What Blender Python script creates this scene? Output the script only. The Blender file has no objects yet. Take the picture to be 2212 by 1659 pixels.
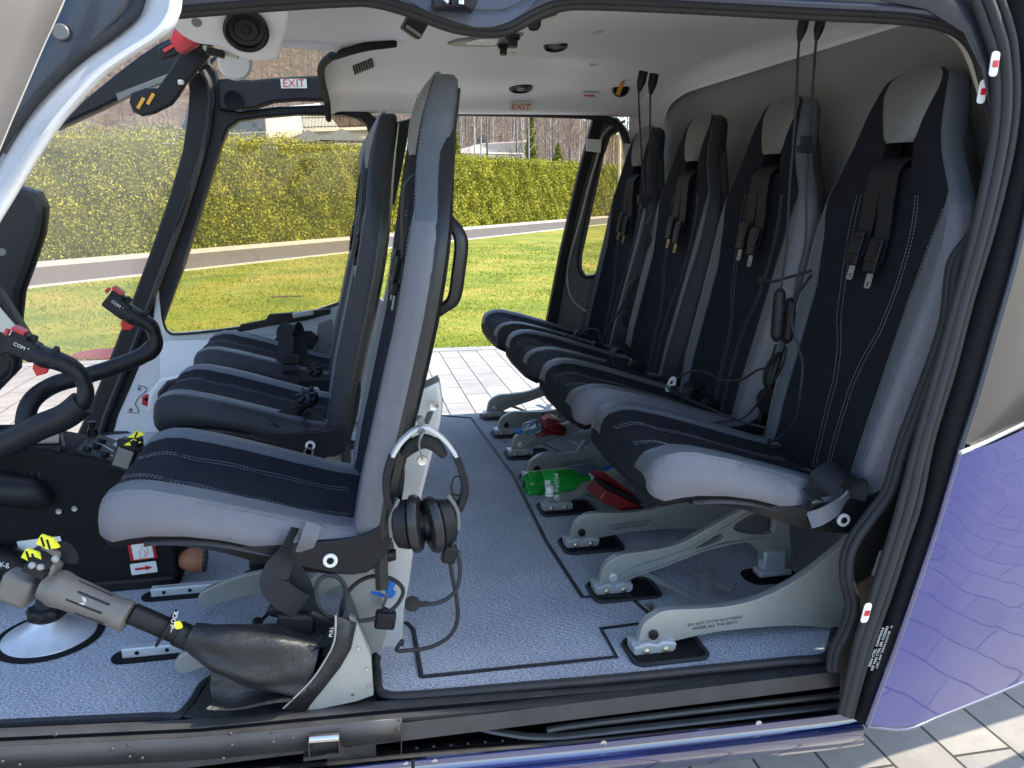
import bpy, bmesh, math, random
import numpy as np
from mathutils import Vector, Matrix
random.seed(7); rng = np.random.default_rng(7)
S = bpy.context.scene
COL = S.collection
V3 = Vector

# ------------------------------------------------------------------ camera
FP, CX, CY, HC = 1790.0, 1106.0, 829.5, 0.8
_y = np.array([740-CX, CY-415, FP]); _y = _y/np.linalg.norm(_y)
_z = np.array([0, FP, -(CY-415)]); _z = _z/np.linalg.norm(_z)
_x = -np.cross(_y, _z)
R3 = np.array([_x, _y, _z])
def ray(u, v): return R3 @ np.array([u-CX, CY-v, FP])
def A(u, v, Y):
    r = ray(u, v); t = Y/r[1]; return V3((r[0]*t, Y, r[2]*t+HC))
def Zp(u, v, z=0.0):
    r = ray(u, v); t = (z-HC)/r[2]; return V3((r[0]*t, r[1]*t, z))
def Xp(u, v, x):
    r = ray(u, v); t = x/r[0]; return V3((x, r[1]*t, r[2]*t+HC))
cam = bpy.data.cameras.new('camera'); cam.lens = FP/2212*36; cam.sensor_width = 36
cam.clip_start = 0.02; cam.clip_end = 2000
camo = bpy.data.objects.new('camera', cam); COL.objects.link(camo)
xc, yc, zc = R3 @ np.array([1, 0, 0]), R3 @ np.array([0, 1, 0]), R3 @ np.array([0, 0, 1])
xc = xc/np.linalg.norm(xc); zc = zc/np.linalg.norm(zc); yc = np.cross(zc, xc)*-1
M = Matrix(((xc[0], yc[0], -zc[0], 0), (xc[1], yc[1], -zc[1], 0), (xc[2], yc[2], -zc[2], HC), (0, 0, 0, 1)))
camo.matrix_world = M
S.camera = camo

# ------------------------------------------------------------------ sky, sun, exposure
SUN_DIR = V3((0.93, -0.11, 1.02)).normalized()
w = bpy.data.worlds.new('World'); S.world = w; w.use_nodes = True
nt = w.node_tree; bg = nt.nodes['Background']; sky = nt.nodes.new('ShaderNodeTexSky')
sky.sky_type = 'NISHITA'; sky.sun_disc = False
sky.sun_elevation = math.asin(SUN_DIR.z); sky.sun_rotation = math.atan2(SUN_DIR.x, SUN_DIR.y)
nt.links.new(sky.outputs[0], bg.inputs[0]); bg.inputs[1].default_value = 0.15
sl = bpy.data.lights.new('sun', 'SUN'); sl.energy = 2.25; sl.angle = math.radians(0.5); sl.color = (1, .92, .79)
so = bpy.data.objects.new('sun', sl); COL.objects.link(so)
so.rotation_euler = SUN_DIR.to_track_quat('Z', 'Y').to_euler()
S.view_settings.view_transform = 'Standard'; S.view_settings.look = 'None'
S.view_settings.exposure = 1.82; S.view_settings.gamma = 1; S.view_settings.use_curve_mapping = False
try:
    S.cycles.max_bounces = 10; S.cycles.diffuse_bounces = 6; S.cycles.transparent_max_bounces = 24
except Exception: pass

# ------------------------------------------------------------------ materials
def mat(name, col, rough=.6, metal=0, bump=None, bscale=200, vary=0, vscale=8, coat=0, spec=None, sheen=0, bdist=.002):
    m = bpy.data.materials.new(name); m.use_nodes = True; t = m.node_tree; b = t.nodes['Principled BSDF']
    b.inputs['Base Color'].default_value = (*col, 1); b.inputs['Roughness'].default_value = rough
    b.inputs['Metallic'].default_value = metal
    if coat: b.inputs['Coat Weight'].default_value = coat; b.inputs['Coat Roughness'].default_value = .03
    if spec is not None: b.inputs['Specular IOR Level'].default_value = spec
    if sheen: b.inputs['Sheen Weight'].default_value = sheen; b.inputs['Sheen Roughness'].default_value = .5
    co = t.nodes.new('ShaderNodeTexCoord')
    if bump:
        n = t.nodes.new('ShaderNodeTexNoise'); n.inputs['Scale'].default_value = bscale; n.inputs['Detail'].default_value = 3
        t.links.new(co.outputs['Object'], n.inputs['Vector'])
        bp = t.nodes.new('ShaderNodeBump'); bp.inputs['Strength'].default_value = bump; bp.inputs['Distance'].default_value = bdist
        t.links.new(n.outputs['Fac'], bp.inputs['Height']); t.links.new(bp.outputs[0], b.inputs['Normal'])
    if vary:
        n = t.nodes.new('ShaderNodeTexNoise'); n.inputs['Scale'].default_value = vscale; n.inputs['Detail'].default_value = 6
        n.inputs['Roughness'].default_value = .65
        t.links.new(co.outputs['Object'], n.inputs['Vector'])
        mp = t.nodes.new('ShaderNodeMapRange'); mp.inputs['From Min'].default_value = .3; mp.inputs['From Max'].default_value = .7
        mp.inputs['To Min'].default_value = 1-vary; mp.inputs['To Max'].default_value = 1+vary
        t.links.new(n.outputs['Fac'], mp.inputs['Value'])
        mx = t.nodes.new('ShaderNodeVectorMath'); mx.operation = 'SCALE'; mx.inputs[0].default_value = col
        t.links.new(mp.outputs[0], mx.inputs['Scale']); t.links.new(mx.outputs[0], b.inputs['Base Color'])
        mr = t.nodes.new('ShaderNodeMapRange'); mr.inputs['To Min'].default_value = max(rough-.08, .02); mr.inputs['To Max'].default_value = min(rough+.12, 1)
        t.links.new(n.outputs['Fac'], mr.inputs['Value']); t.links.new(mr.outputs[0], b.inputs['Roughness'])
    return m
M_ = {}
def m(k): return M_[k]
M_['fabric'] = mat('navy_fabric', (.0115, .0125, .019), .95, bump=.6, bscale=700, vary=.3, vscale=45, spec=.25)
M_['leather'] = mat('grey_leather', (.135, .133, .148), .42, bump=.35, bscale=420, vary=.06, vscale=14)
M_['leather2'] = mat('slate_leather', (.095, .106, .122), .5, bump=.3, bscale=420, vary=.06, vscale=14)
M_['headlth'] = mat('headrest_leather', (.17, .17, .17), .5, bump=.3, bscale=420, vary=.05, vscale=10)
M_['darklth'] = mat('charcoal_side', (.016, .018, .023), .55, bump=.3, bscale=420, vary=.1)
M_['thread'] = mat('grey_thread', (.2, .215, .24), .8)
M_['black'] = mat('black_plastic', (.010, .010, .012), .42, spec=.3, bump=.2, bscale=700, vary=.15, vscale=6)
M_['blackm'] = mat('matt_black', (.008, .008, .009), .7, spec=.2, vary=.2)
M_['rubber'] = mat('rubber', (.018, .0185, .021), .62, bump=.15, bscale=90, vary=.25, vscale=20)
M_['shell'] = mat('carbon_shell', (.018, .017, .015), .35, bump=.3, bscale=500)
M_['strap'] = mat('webbing', (.010, .0115, .0145), .62, bump=.2, bscale=900, spec=.35)
M_['alu'] = mat('painted_aluminium', (.36, .365, .335), .4, .35, bump=.1, bscale=500, vary=.07, vscale=9)
M_['aluw'] = mat('silver_panel', (.55, .55, .53), .38, .3, vary=.05)
M_['silver'] = mat('bare_aluminium', (.6, .61, .62), .35, .35, vary=.1, vscale=40)
M_['steel'] = mat('steel', (.6, .6, .6), .25, 1)
M_['brass'] = mat('zinc_bolt', (.5, .42, .25), .35, .9)
M_['white'] = mat('white_trim', (.62, .62, .61), .45, bump=.08, bscale=300, vary=.03)
M_['head'] = mat('headliner', (.82, .82, .81), .6, bump=.15, bscale=600, vary=.02)
M_['bulk'] = mat('grey_felt', (.255, .248, .255), .97, bump=.6, bscale=800, vary=.10, vscale=160, sheen=.2)
M_['greyp'] = mat('grey_plastic', (.14, .14, .13), .4, vary=.06)
M_['beige'] = mat('beige_trim', (.5, .47, .41), .4)
M_['doorskin'] = mat('door_skin', (.2, .185, .17), .4)
M_['navy'] = mat('navy_frame', (.03, .034, .05), .33, vary=.15, coat=.2)
M_['sill'] = mat('sill_paint', (.05, .05, .05), .42, .2, vary=.22, vscale=18)
M_['sillb'] = mat('sill_black', (.022, .021, .02), .42, .1, bump=.15, bscale=60, vary=.35, vscale=25)
M_['blue'] = mat('blue_paint', (.007, .014, .085), .22, coat=1, vary=.05)
M_['blue'].node_tree.nodes['Principled BSDF'].inputs['Coat IOR'].default_value = 2.1
M_['red'] = mat('red_paint', (.5, .015, .02), .35)
M_['redbox'] = mat('red_card', (.17, .012, .014), .4, vary=.15)
M_['yellow'] = mat('yellow_paint', (.85, .8, .03), .5)
M_['orange'] = mat('orange_paint', (.65, .32, .03), .5)
M_['label'] = mat('label_white', (.75, .75, .72), .5)
M_['exitbg'] = mat('exit_ivory', (.72, .72, .58), .5)
M_['ink'] = mat('ink', (.03, .03, .03), .6)
M_['redink'] = mat('red_ink', (.55, .02, .02), .5)
M_['khaki'] = mat('worn_grip', (.16, .145, .125), .45, .15, bump=.2, bscale=300, vary=.12, vscale=20)
M_['bootl'] = mat('boot_leather', (.017, .018, .019), .46, bump=.4, bscale=330, vary=.2, vscale=10)
M_['grille'] = mat('screen_glass', (.05, .07, .1), .08, coat=1)
M_['browncup'] = mat('tan_leather', (.3, .12, .06), .55, vary=.2)
M_['bluecord'] = mat('blue_cord', (.01, .16, .55), .5)
M_['cushion'] = mat('ear_leather', (.015, .015, .016), .35, bump=.6, bscale=120)
M_['foam'] = mat('foam', (.03, .03, .028), .95, bump=.9, bscale=900, bdist=.004)
M_['paintgrey'] = mat('smoked_panel', (.045, .041, .035), .3, .1, vary=.06, vscale=3, coat=.15)
M_['gold'] = mat('gold_tongue', (.45, .38, .18), .35, .9)

def bodyblue():
    mm = mat('lilac_blue_paint', (.009, .017, .16), .12, coat=1)
    b = mm.node_tree.nodes['Principled BSDF']
    b.inputs['Metallic'].default_value = .0; b.inputs['Specular IOR Level'].default_value = .6
    b.inputs['Coat IOR'].default_value = 1.5; b.inputs['Coat Roughness'].default_value = .0; b.inputs['Roughness'].default_value = .3
    return mm
M_['body'] = bodyblue()
def relief(k, scale, dist, strength=.5, detail=2, stretch=(1, 1, 1), coat=False):
    t = M_[k].node_tree; b = t.nodes['Principled BSDF']; co = t.nodes.new('ShaderNodeTexCoord'); mp = t.nodes.new('ShaderNodeMapping'); mp.inputs['Scale'].default_value = stretch
    n = t.nodes.new('ShaderNodeTexNoise'); n.inputs['Scale'].default_value = scale; n.inputs['Detail'].default_value = detail; n.inputs['Distortion'].default_value = .6
    t.links.new(co.outputs['Object'], mp.inputs[0]); t.links.new(mp.outputs[0], n.inputs['Vector'])
    bp = t.nodes.new('ShaderNodeBump'); bp.inputs['Strength'].default_value = strength; bp.inputs['Distance'].default_value = dist; t.links.new(n.outputs['Fac'], bp.inputs['Height'])
    if b.inputs['Normal'].is_linked: t.links.new(b.inputs['Normal'].links[0].from_socket, bp.inputs['Normal'])
    t.links.new(bp.outputs[0], b.inputs['Normal'])
    if coat: t.links.new(bp.outputs[0], b.inputs['Coat Normal'])
relief('body', 4, .006, .3, 2, coat=True); relief('leather', 22, .006, .6, 4); relief('leather2', 22, .006, .6, 4); relief('darklth', 22, .006, .6, 4); relief('fabric', 16, .006, .5, 3); relief('bootl', 14, .014, .7, 4); relief('sill', 9, .004, .5, 4); relief('headlth', 20, .004, .5, 3)

def carpet():
    mm = mat('carpet', (.12, .155, .26), .95, sheen=.3); t = mm.node_tree; b = t.nodes['Principled BSDF']
    co = t.nodes.new('ShaderNodeTexCoord')
    mpn = t.nodes.new('ShaderNodeMapping'); mpn.inputs['Scale'].default_value = (210, 560, 210)
    t.links.new(co.outputs['Object'], mpn.inputs[0])
    n = t.nodes.new('ShaderNodeTexNoise'); n.inputs['Scale'].default_value = 1; n.inputs['Detail'].default_value = 4
    t.links.new(mpn.outputs[0], n.inputs['Vector'])
    wv = t.nodes.new('ShaderNodeTexWave'); wv.bands_direction = 'Y'; wv.inputs['Scale'].default_value = 62
    wv.inputs['Distortion'].default_value = 1.5; t.links.new(co.outputs['Object'], wv.inputs['Vector'])
    n2 = t.nodes.new('ShaderNodeTexNoise'); n2.inputs['Scale'].default_value = 6; n2.inputs['Detail'].default_value = 5
    t.links.new(co.outputs['Object'], n2.inputs['Vector'])
    cr = t.nodes.new('ShaderNodeValToRGB'); cr.color_ramp.elements[0].position = .40; cr.color_ramp.elements[1].position = .60
    cr.color_ramp.elements[0].color = (.20, .215, .26, 1); cr.color_ramp.elements[1].color = (.82, .85, .92, 1)
    t.links.new(n.outputs['Fac'], cr.inputs[0])
    mx = t.nodes.new('ShaderNodeMix'); mx.data_type = 'RGBA'; mx.blend_type = 'MULTIPLY'; mx.inputs[0].default_value = .28
    t.links.new(cr.outputs[0], mx.inputs[6]); t.links.new(wv.outputs['Color'], mx.inputs[7])
    mx2 = t.nodes.new('ShaderNodeMix'); mx2.data_type = 'RGBA'; mx2.blend_type = 'OVERLAY'; mx2.inputs[0].default_value = .5
    t.links.new(mx.outputs[2], mx2.inputs[6]); t.links.new(n2.outputs['Fac'], mx2.inputs[7])
    t.links.new(mx2.outputs[2], b.inputs['Base Color'])
    bp = t.nodes.new('ShaderNodeBump'); bp.inputs['Strength'].default_value = .8; bp.inputs['Distance'].default_value = .004
    ad = t.nodes.new('ShaderNodeMath'); ad.operation = 'ADD'
    t.links.new(wv.outputs['Fac'], ad.inputs[0]); t.links.new(n.outputs['Fac'], ad.inputs[1])
    t.links.new(ad.outputs[0], bp.inputs['Height']); t.links.new(bp.outputs[0], b.inputs['Normal'])
    return mm
M_['carpet'] = carpet()

def glassmat(name, tint, haze, gl=.06):
    mm = bpy.data.materials.new(name); mm.use_nodes = True; t = mm.node_tree; t.nodes.clear()
    o = t.nodes.new('ShaderNodeOutputMaterial'); tr = t.nodes.new('ShaderNodeBsdfTransparent'); tr.inputs[0].default_value = (*tint, 1)
    g = t.nodes.new('ShaderNodeBsdfGlossy'); g.inputs['Roughness'].default_value = .02
    d = t.nodes.new('ShaderNodeBsdfTranslucent'); d.inputs[0].default_value = (.9, .85, .8, 1)
    m1 = t.nodes.new('ShaderNodeMixShader'); m1.inputs[0].default_value = haze
    m2 = t.nodes.new('ShaderNodeMixShader'); m2.inputs[0].default_value = gl
    t.links.new(tr.outputs[0], m1.inputs[1]); t.links.new(d.outputs[0], m1.inputs[2])
    t.links.new(m1.outputs[0], m2.inputs[1]); t.links.new(g.outputs[0], m2.inputs[2]); t.links.new(m2.outputs[0], o.inputs[0])
    return mm
M_['glass'] = glassmat('door_glass', (.92, .87, .76), .015, .02)
M_['windshield'] = glassmat('dusty_windshield', (.97, .93, .90), .075, .02)
M_['bottleclear'] = glassmat('clear_plastic', (.55, .75, .9), .15, .2)
def pet(name, c):
    mm = mat(name, c, .08, coat=.5); b = mm.node_tree.nodes['Principled BSDF']; b.inputs['Transmission Weight'].default_value = .75
    b.inputs['IOR'].default_value = 1.3; return mm
M_['green'] = pet('green_plastic', (.03, .55, .08))

def pavers():
    mm = bpy.data.materials.new('pavers'); mm.use_nodes = True; t = mm.node_tree; b = t.nodes['Principled BSDF']
    co = t.nodes.new('ShaderNodeTexCoord'); mp = t.nodes.new('ShaderNodeMapping')
    mp.inputs['Rotation'].default_value = (0, 0, math.radians(90)); mp.inputs['Location'].default_value = (0, 1.253+.17*.0, 0)
    br = t.nodes.new('ShaderNodeTexBrick'); br.inputs['Scale'].default_value = 1
    br.inputs['Brick Width'].default_value = .46; br.inputs['Row Height'].default_value = .171
    br.inputs['Mortar Size'].default_value = .0042; br.inputs['Mortar Smooth'].default_value = .1; br.offset = .5
    br.inputs['Color1'].default_value = (.37, .345, .305, 1); br.inputs['Color2'].default_value = (.29, .275, .25, 1); br.inputs['Mortar'].default_value = (.05, .047, .042, 1)
    t.links.new(co.outputs['Object'], mp.inputs[0]); t.links.new(mp.outputs[0], br.inputs['Vector'])
    n = t.nodes.new('ShaderNodeTexNoise'); n.inputs['Scale'].default_value = 5; n.inputs['Detail'].default_value = 8; n.inputs['Roughness'].default_value = .7
    t.links.new(co.outputs['Object'], n.inputs['Vector'])
    r = t.nodes.new('ShaderNodeMapRange'); r.inputs['From Min'].default_value = .3; r.inputs['From Max'].default_value = .7; r.inputs['To Min'].default_value = .78; r.inputs['To Max'].default_value = 1.14
    t.links.new(n.outputs['Fac'], r.inputs['Value'])
    vm = t.nodes.new('ShaderNodeVectorMath'); vm.operation = 'SCALE'; t.links.new(br.outputs['Color'], vm.inputs[0]); t.links.new(r.outputs[0], vm.inputs['Scale'])
    t.links.new(vm.outputs[0], b.inputs['Base Color']); b.inputs['Roughness'].default_value = .85
    bp = t.nodes.new('ShaderNodeBump'); bp.inputs['Strength'].default_value = .7; bp.inputs['Distance'].default_value = .006; bp.invert = True
    t.links.new(br.outputs['Fac'], bp.inputs['Height']); t.links.new(bp.outputs[0], b.inputs['Normal'])
    return mm
M_['pavers'] = pavers()
def noise2(name, c1, c2, scale, rough=.9, c3=None, detail=8, bump=0, stretch=(1, 1, 1)):
    mm = bpy.data.materials.new(name); mm.use_nodes = True; t = mm.node_tree; b = t.nodes['Principled BSDF']
    co = t.nodes.new('ShaderNodeTexCoord'); mp = t.nodes.new('ShaderNodeMapping'); mp.inputs['Scale'].default_value = stretch
    n = t.nodes.new('ShaderNodeTexNoise'); n.inputs['Scale'].default_value = scale; n.inputs['Detail'].default_value = detail; n.inputs['Roughness'].default_value = .7
    t.links.new(co.outputs['Object'], mp.inputs[0]); t.links.new(mp.outputs[0], n.inputs['Vector'])
    cr = t.nodes.new('ShaderNodeValToRGB'); e = cr.color_ramp.elements
    e[0].position = .35; e[1].position = .65; e[0].color = (*c1, 1); e[1].color = (*c2, 1)
    if c3: x = e.new(.5); x.color = (*c3, 1)
    t.links.new(n.outputs['Fac'], cr.inputs[0]); t.links.new(cr.outputs[0], b.inputs['Base Color']); b.inputs['Roughness'].default_value = rough
    b.inputs['Specular IOR Level'].default_value = .2
    if bump:
        bp = t.nodes.new('ShaderNodeBump'); bp.inputs['Strength'].default_value = bump; bp.inputs['Distance'].default_value = .03
        t.links.new(n.outputs['Fac'], bp.inputs['Height']); t.links.new(bp.outputs[0], b.inputs['Normal'])
    return mm
M_['lawn'] = noise2('lawn', (.11, .155, .014), (.34, .27, .055), .9, c3=(.20, .22, .022), detail=14, bump=.4)
M_['blade'] = noise2('grass_blade', (.155, .20, .017), (.32, .33, .045), 3)
M_['asphalt'] = noise2('asphalt', (.125, .11, .10), (.165, .145, .13), 6)
M_['kerb'] = noise2('kerb', (.42, .39, .33), (.5, .46, .39), 5)
M_['edging'] = noise2('edging', (.26, .26, .25), (.34, .34, .33), 5)
M_['hedgecore'] = noise2('hedge_core', (.05, .06, .01), (.11, .12, .015), 4)
M_['leafy'] = noise2('thuja', (.20, .21, .028), (.46, .42, .06), 1.3, c3=(.31, .31, .04), detail=10)
M_['leafd'] = noise2('thuja_dark', (.13, .135, .016), (.3, .27, .035), 1.3, detail=10)
M_['hill'] = noise2('hill_litter', (.06, .043, .032), (.17, .12, .085), .35, c3=(.10, .072, .052), detail=12)
M_['bark'] = noise2('bark', (.13, .11, .09), (.26, .22, .18), 4, stretch=(1, 1, .2))
M_['farbark'] = noise2('far_bark', (.14, .10, .075), (.24, .18, .135), 2)
M_['barkw'] = noise2('birch_bark', (.35, .33, .3), (.6, .58, .54), 3, stretch=(1, 1, .3))
M_['twig'] = noise2('twig', (.17, .12, .09), (.30, .21, .15), 3)
M_['conif'] = noise2('conifer', (.10, .13, .02), (.26, .25, .04), 2)
M_['roofd'] = noise2('dark_shaded_roof', (.10, .115, .14), (.14, .155, .18), 3)  # dark roofing; on the villa's left face it stands in for shade
M_['roofl'] = noise2('pale_sunlit_roof', (.42, .42, .40), (.5, .49, .46), 1.5)  # gutter grey; on the villa's right face sunlight is put into the colour
M_['stucco'] = noise2('stucco', (.62, .52, .43), (.7, .6, .5), 3)
M_['pinkroof'] = noise2('pink_roof', (.52, .40, .36), (.6, .47, .42), 2)

# ------------------------------------------------------------------ mesh helpers
def cat(pts, n=6, closed=False):
    P = [V3(p) for p in pts]; out = []
    N = len(P)
    if N < 3 and not closed: 
        return [P[0].lerp(P[-1], i/n) for i in range(n+1)] if N == 2 else P
    rg = range(N if closed else N-1)
    for i in rg:
        if closed: p0, p1, p2, p3 = P[(i-1) % N], P[i], P[(i+1) % N], P[(i+2) % N]
        else: p0, p1, p2, p3 = P[max(i-1, 0)], P[i], P[i+1], P[min(i+2, N-1)]
        for k in range(n):
            t = k/n
            out.append(.5*((2*p1)+(p2-p0)*t+(2*p0-5*p1+4*p2-p3)*t*t+(3*p1-p0-3*p2+p3)*t**3))
    if not closed: out.append(P[-1].copy())
    return out
class MB:
    def __init__(s): s.v = []; s.f = []; s.m = []
    def add(s, V, F, mi=0):
        o = len(s.v); s.v += [tuple(p) for p in V]
        for i, f in enumerate(F): s.f.append(tuple(o+a for a in f)); s.m.append(mi[i] if isinstance(mi, list) else mi)
        return s
    def box(s, c, sz, rot=None, mi=0, ax=None):
        c = V3(c); h = V3(sz)/2; Rm = Matrix.Identity(3)
        if rot: 
            from mathutils import Euler
            Rm = Euler([math.radians(a) for a in rot]).to_matrix()
        if ax: Rm = Matrix([V3(a).normalized() for a in ax]).transposed()
        V = [c+Rm @ V3((x*h.x, y*h.y, z*h.z)) for x in (-1, 1) for y in (-1, 1) for z in (-1, 1)]
        return s.add(V, [(0, 1, 3, 2), (4, 6, 7, 5), (0, 4, 5, 1), (2, 3, 7, 6), (0, 2, 6, 4), (1, 5, 7, 3)], mi)
    def tube(s, pts, r, n=10, sm=6, closed=False, cap=True, mi=0, flat=1.0, up=None):
        P = cat(pts, sm, closed) if sm > 1 else [V3(p) for p in pts]
        N = len(P)
        if hasattr(r, '__len__'):
            rr = np.interp(np.linspace(0, 1, N), np.linspace(0, 1, len(r)), r)
        else: rr = [r]*N
        V = []; u = None
        for i in range(N):
            if closed: T = (P[(i+1) % N]-P[i-1])
            else: T = P[min(i+1, N-1)]-P[max(i-1, 0)]
            if T.length < 1e-9: T = V3((0, 0, 1))
            T.normalize()
            if u is None:
                a = V3(up) if up else (V3((0, 0, 1)) if abs(T.z) < .9 else V3((1, 0, 0)))
                u = (a-T*a.dot(T)).normalized()
            elif up: a = V3(up); u = (a-T*a.dot(T)).normalized()
            else:
                u = u-T*u.dot(T)
                u = u.normalized() if u.length > 1e-6 else V3((1, 0, 0))
            b = T.cross(u)
            for k in range(n):
                a = 2*math.pi*k/n; V.append(P[i]+(u*math.cos(a)*flat+b*math.sin(a))*float(rr[i]))
        F = []
        for i in range(N if closed else N-1):
            j = (i+1) % N
            for k in range(n): F.append((i*n+k, i*n+(k+1) % n, j*n+(k+1) % n, j*n+k))
        if not closed and cap: F.append(tuple(range(n-1, -1, -1))); F.append(tuple((N-1)*n+k for k in range(n)))
        return s.add(V, F, mi)
    def cyl(s, c0, c1, r, r2=None, n=20, mi=0): return s.tube([c0, c1], [r, r if r2 is None else r2], n=n, sm=1, mi=mi)
    def lathe(s, c, axis, prof, n=28, mi=0):
        c = V3(c); a = V3(axis).normalized(); u = a.orthogonal().normalized(); b = a.cross(u); V = []; F = []
        for (h, r) in prof:
            for k in range(n):
                t = 2*math.pi*k/n; V.append(c+a*h+(u*math.cos(t)+b*math.sin(t))*r)
        for i in range(len(prof)-1):
            for k in range(n): F.append((i*n+k, (i+1)*n+k, (i+1)*n+(k+1) % n, i*n+(k+1) % n))
        F.append(tuple(range(n))); F.append(tuple((len(prof)-1)*n+k for k in range(n-1, -1, -1)))
        return s.add(V, F, mi)
    def ribbon(s, pts, wd, w, th=.0015, sm=6, mi=0):
        P = cat(pts, sm) if sm > 1 else [V3(p) for p in pts]
        N = len(P); V = []
        if isinstance(wd, list): W = cat(wd, sm) if sm > 1 else [V3(a) for a in wd]
        else: W = [V3(wd)]*N
        for i in range(N):
            T = (P[min(i+1, N-1)]-P[max(i-1, 0)]).normalized(); W_ = W[min(i, len(W)-1)]; W_ = (W_-T*W_.dot(T)).normalized(); n_ = T.cross(W_)
            ww = w[min(i, len(w)-1)] if isinstance(w, list) else w
            for a, b in ((-1, -1), (1, -1), (1, 1), (-1, 1)): V.append(P[i]+W_*a*ww/2+n_*b*th/2)
        F = [(0, 3, 2, 1), (4*N-4, 4*N-3, 4*N-2, 4*N-1)]
        for i in range(N-1):
            for k in range(4): F.append((i*4+k, i*4+(k+1) % 4, i*4+4+(k+1) % 4, i*4+4+k))
        return s.add(V, F, mi)
    def grid(s, G, mi=0, wrapj=False):
        n, k = len(G), len(G[0]); V = [p for r in G for p in r]; F = []; mm = []
        for i in range(n-1):
            for j in range(k if wrapj else k-1):
                j2 = (j+1) % k
                F.append((i*k+j, i*k+j2, (i+1)*k+j2, (i+1)*k+j)); mm.append(mi(i, j) if callable(mi) else mi)
        return s.add(V, F, mm)
    def strip(s, a, b, mi=0, sub=1):
        return s.grid([[V3(p).lerp(V3(q), t/sub) for t in range(sub+1)] for p, q in zip(a, b)], mi)
    def curve(s, data, mtx, mi=0):
        ob = bpy.data.objects.new('tmp', data); me = bpy.data.meshes.new_from_object(ob)
        V = [mtx @ v.co for v in me.vertices]; F = [tuple(p.vertices) for p in me.polygons]
        s.add(V, F, mi); bpy.data.objects.remove(ob); bpy.data.meshes.remove(me); bpy.data.curves.remove(data); return s
    def plate(s, outs, O, ax, ay, th, bev=0, mi=0):
        cu = bpy.data.curves.new('c', 'CURVE'); cu.dimensions = '2D'; cu.fill_mode = 'BOTH'
        cu.extrude = max(th/2-bev, .0001); cu.bevel_depth = bev; cu.bevel_resolution = 1
        for o in outs:
            sp = cu.splines.new('POLY'); sp.points.add(len(o)-1); sp.use_cyclic_u = True
            for i, p in enumerate(o): sp.points[i].co = (p[0], p[1], 0, 1)
        ax = V3(ax).normalized(); ay = V3(ay).normalized(); az = ax.cross(ay); O = V3(O)
        mt = Matrix(((ax.x, ay.x, az.x, O.x), (ax.y, ay.y, az.y, O.y), (ax.z, ay.z, az.z, O.z), (0, 0, 0, 1)))
        return s.curve(cu, mt, mi)
    def text(s, txt, O, ax, ay, size, th=.0006, mi=0, al='CENTER', sp=1.0):
        cu = bpy.data.curves.new('t', 'FONT'); cu.body = txt; cu.size = size; cu.extrude = th/2; cu.align_x = al; cu.align_y = 'CENTER'; cu.resolution_u = 2
        cu.space_character = sp
        ax = V3(ax).normalized(); ay = V3(ay); ay = (ay-ax*ay.dot(ax)).normalized(); az = ax.cross(ay); O = V3(O)
        mt = Matrix(((ax.x, ay.x, az.x, O.x), (ax.y, ay.y, az.y, O.y), (ax.z, ay.z, az.z, O.z), (0, 0, 0, 1)))
        return s.curve(cu, mt, mi)
def sm2(o, n=4):  # smooth closed 2D outline
    return [(p.x, p.y) for p in cat([(a, b, 0) for a, b in o], n, True)]
def rrect(cx, cy, w, h, r, k=5):
    out = []
    for sx, sy, a0 in ((1, 1, 0), (-1, 1, 90), (-1, -1, 180), (1, -1, 270)):
        for i in range(k+1):
            a = math.radians(a0+90*i/k); out.append((cx+sx*(w/2-r)+r*math.cos(a), cy+sy*(h/2-r)+r*math.sin(a)))
    return out
def pxplate(mb, outs, Y, th, bev=0, smooth=0, mi=0):
    oo = []
    for o in outs:
        q = [A(u, v, Y) for u, v in o]; q = [(p.x, p.z) for p in q]
        oo.append(sm2(q, smooth) if smooth else q)
    return mb.plate(oo, (0, Y, 0), (1, 0, 0), (0, 0, 1), th, bev, mi)

def thing(name, label, cat_, loc=(0, 0, 0), group=None):
    o = bpy.data.objects.new(name, None); COL.objects.link(o); o.location = loc; o.empty_display_size = .05
    o['label'] = label; o['category'] = cat_
    if group: o['group'] = group
    return o
def obj(name, mb, mats, parent=None, world=True, smooth=True, bev=0, sub=0, ang=38, solid=0):
    me = bpy.data.meshes.new(name); off = V3((0, 0, 0))
    if parent is not None and world:
        p = parent
        while p is not None: off += p.location; p = p.parent
    me.from_pydata([(a[0]-off.x, a[1]-off.y, a[2]-off.z) for a in mb.v], [], mb.f)
    mats = mats if isinstance(mats, (list, tuple)) else [mats]
    for k in mats: me.materials.append(M_[k])
    me.polygons.foreach_set('material_index', mb.m)
    if smooth:
        me.polygons.foreach_set('use_smooth', [True]*len(me.polygons)); me.update()
        if not sub: me.set_sharp_from_angle(angle=math.radians(ang))
    bm = bmesh.new(); bm.from_mesh(me); bmesh.ops.recalc_face_normals(bm, faces=bm.faces); bm.to_mesh(me); bm.free()
    o = bpy.data.objects.new(name, me); COL.objects.link(o)
    if parent is not None: o.parent = parent
    if solid: x = o.modifiers.new('solid', 'SOLIDIFY'); x.thickness = solid; x.offset = 0
    if bev: x = o.modifiers.new('bevel', 'BEVEL'); x.width = bev; x.segments = 2; x.limit_method = 'ANGLE'; x.angle_limit = math.radians(40)
    if sub: x = o.modifiers.new('sub', 'SUBSURF'); x.levels = sub; x.render_levels = sub
    return o
def tag(o, label, cat_, group=None):
    o['label'] = label; o['category'] = cat_
    if group: o['group'] = group
    return o
def struct(name, mb, k, **kw): o = obj(name, mb, k, **kw); o['kind'] = 'structure'; return o
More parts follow.
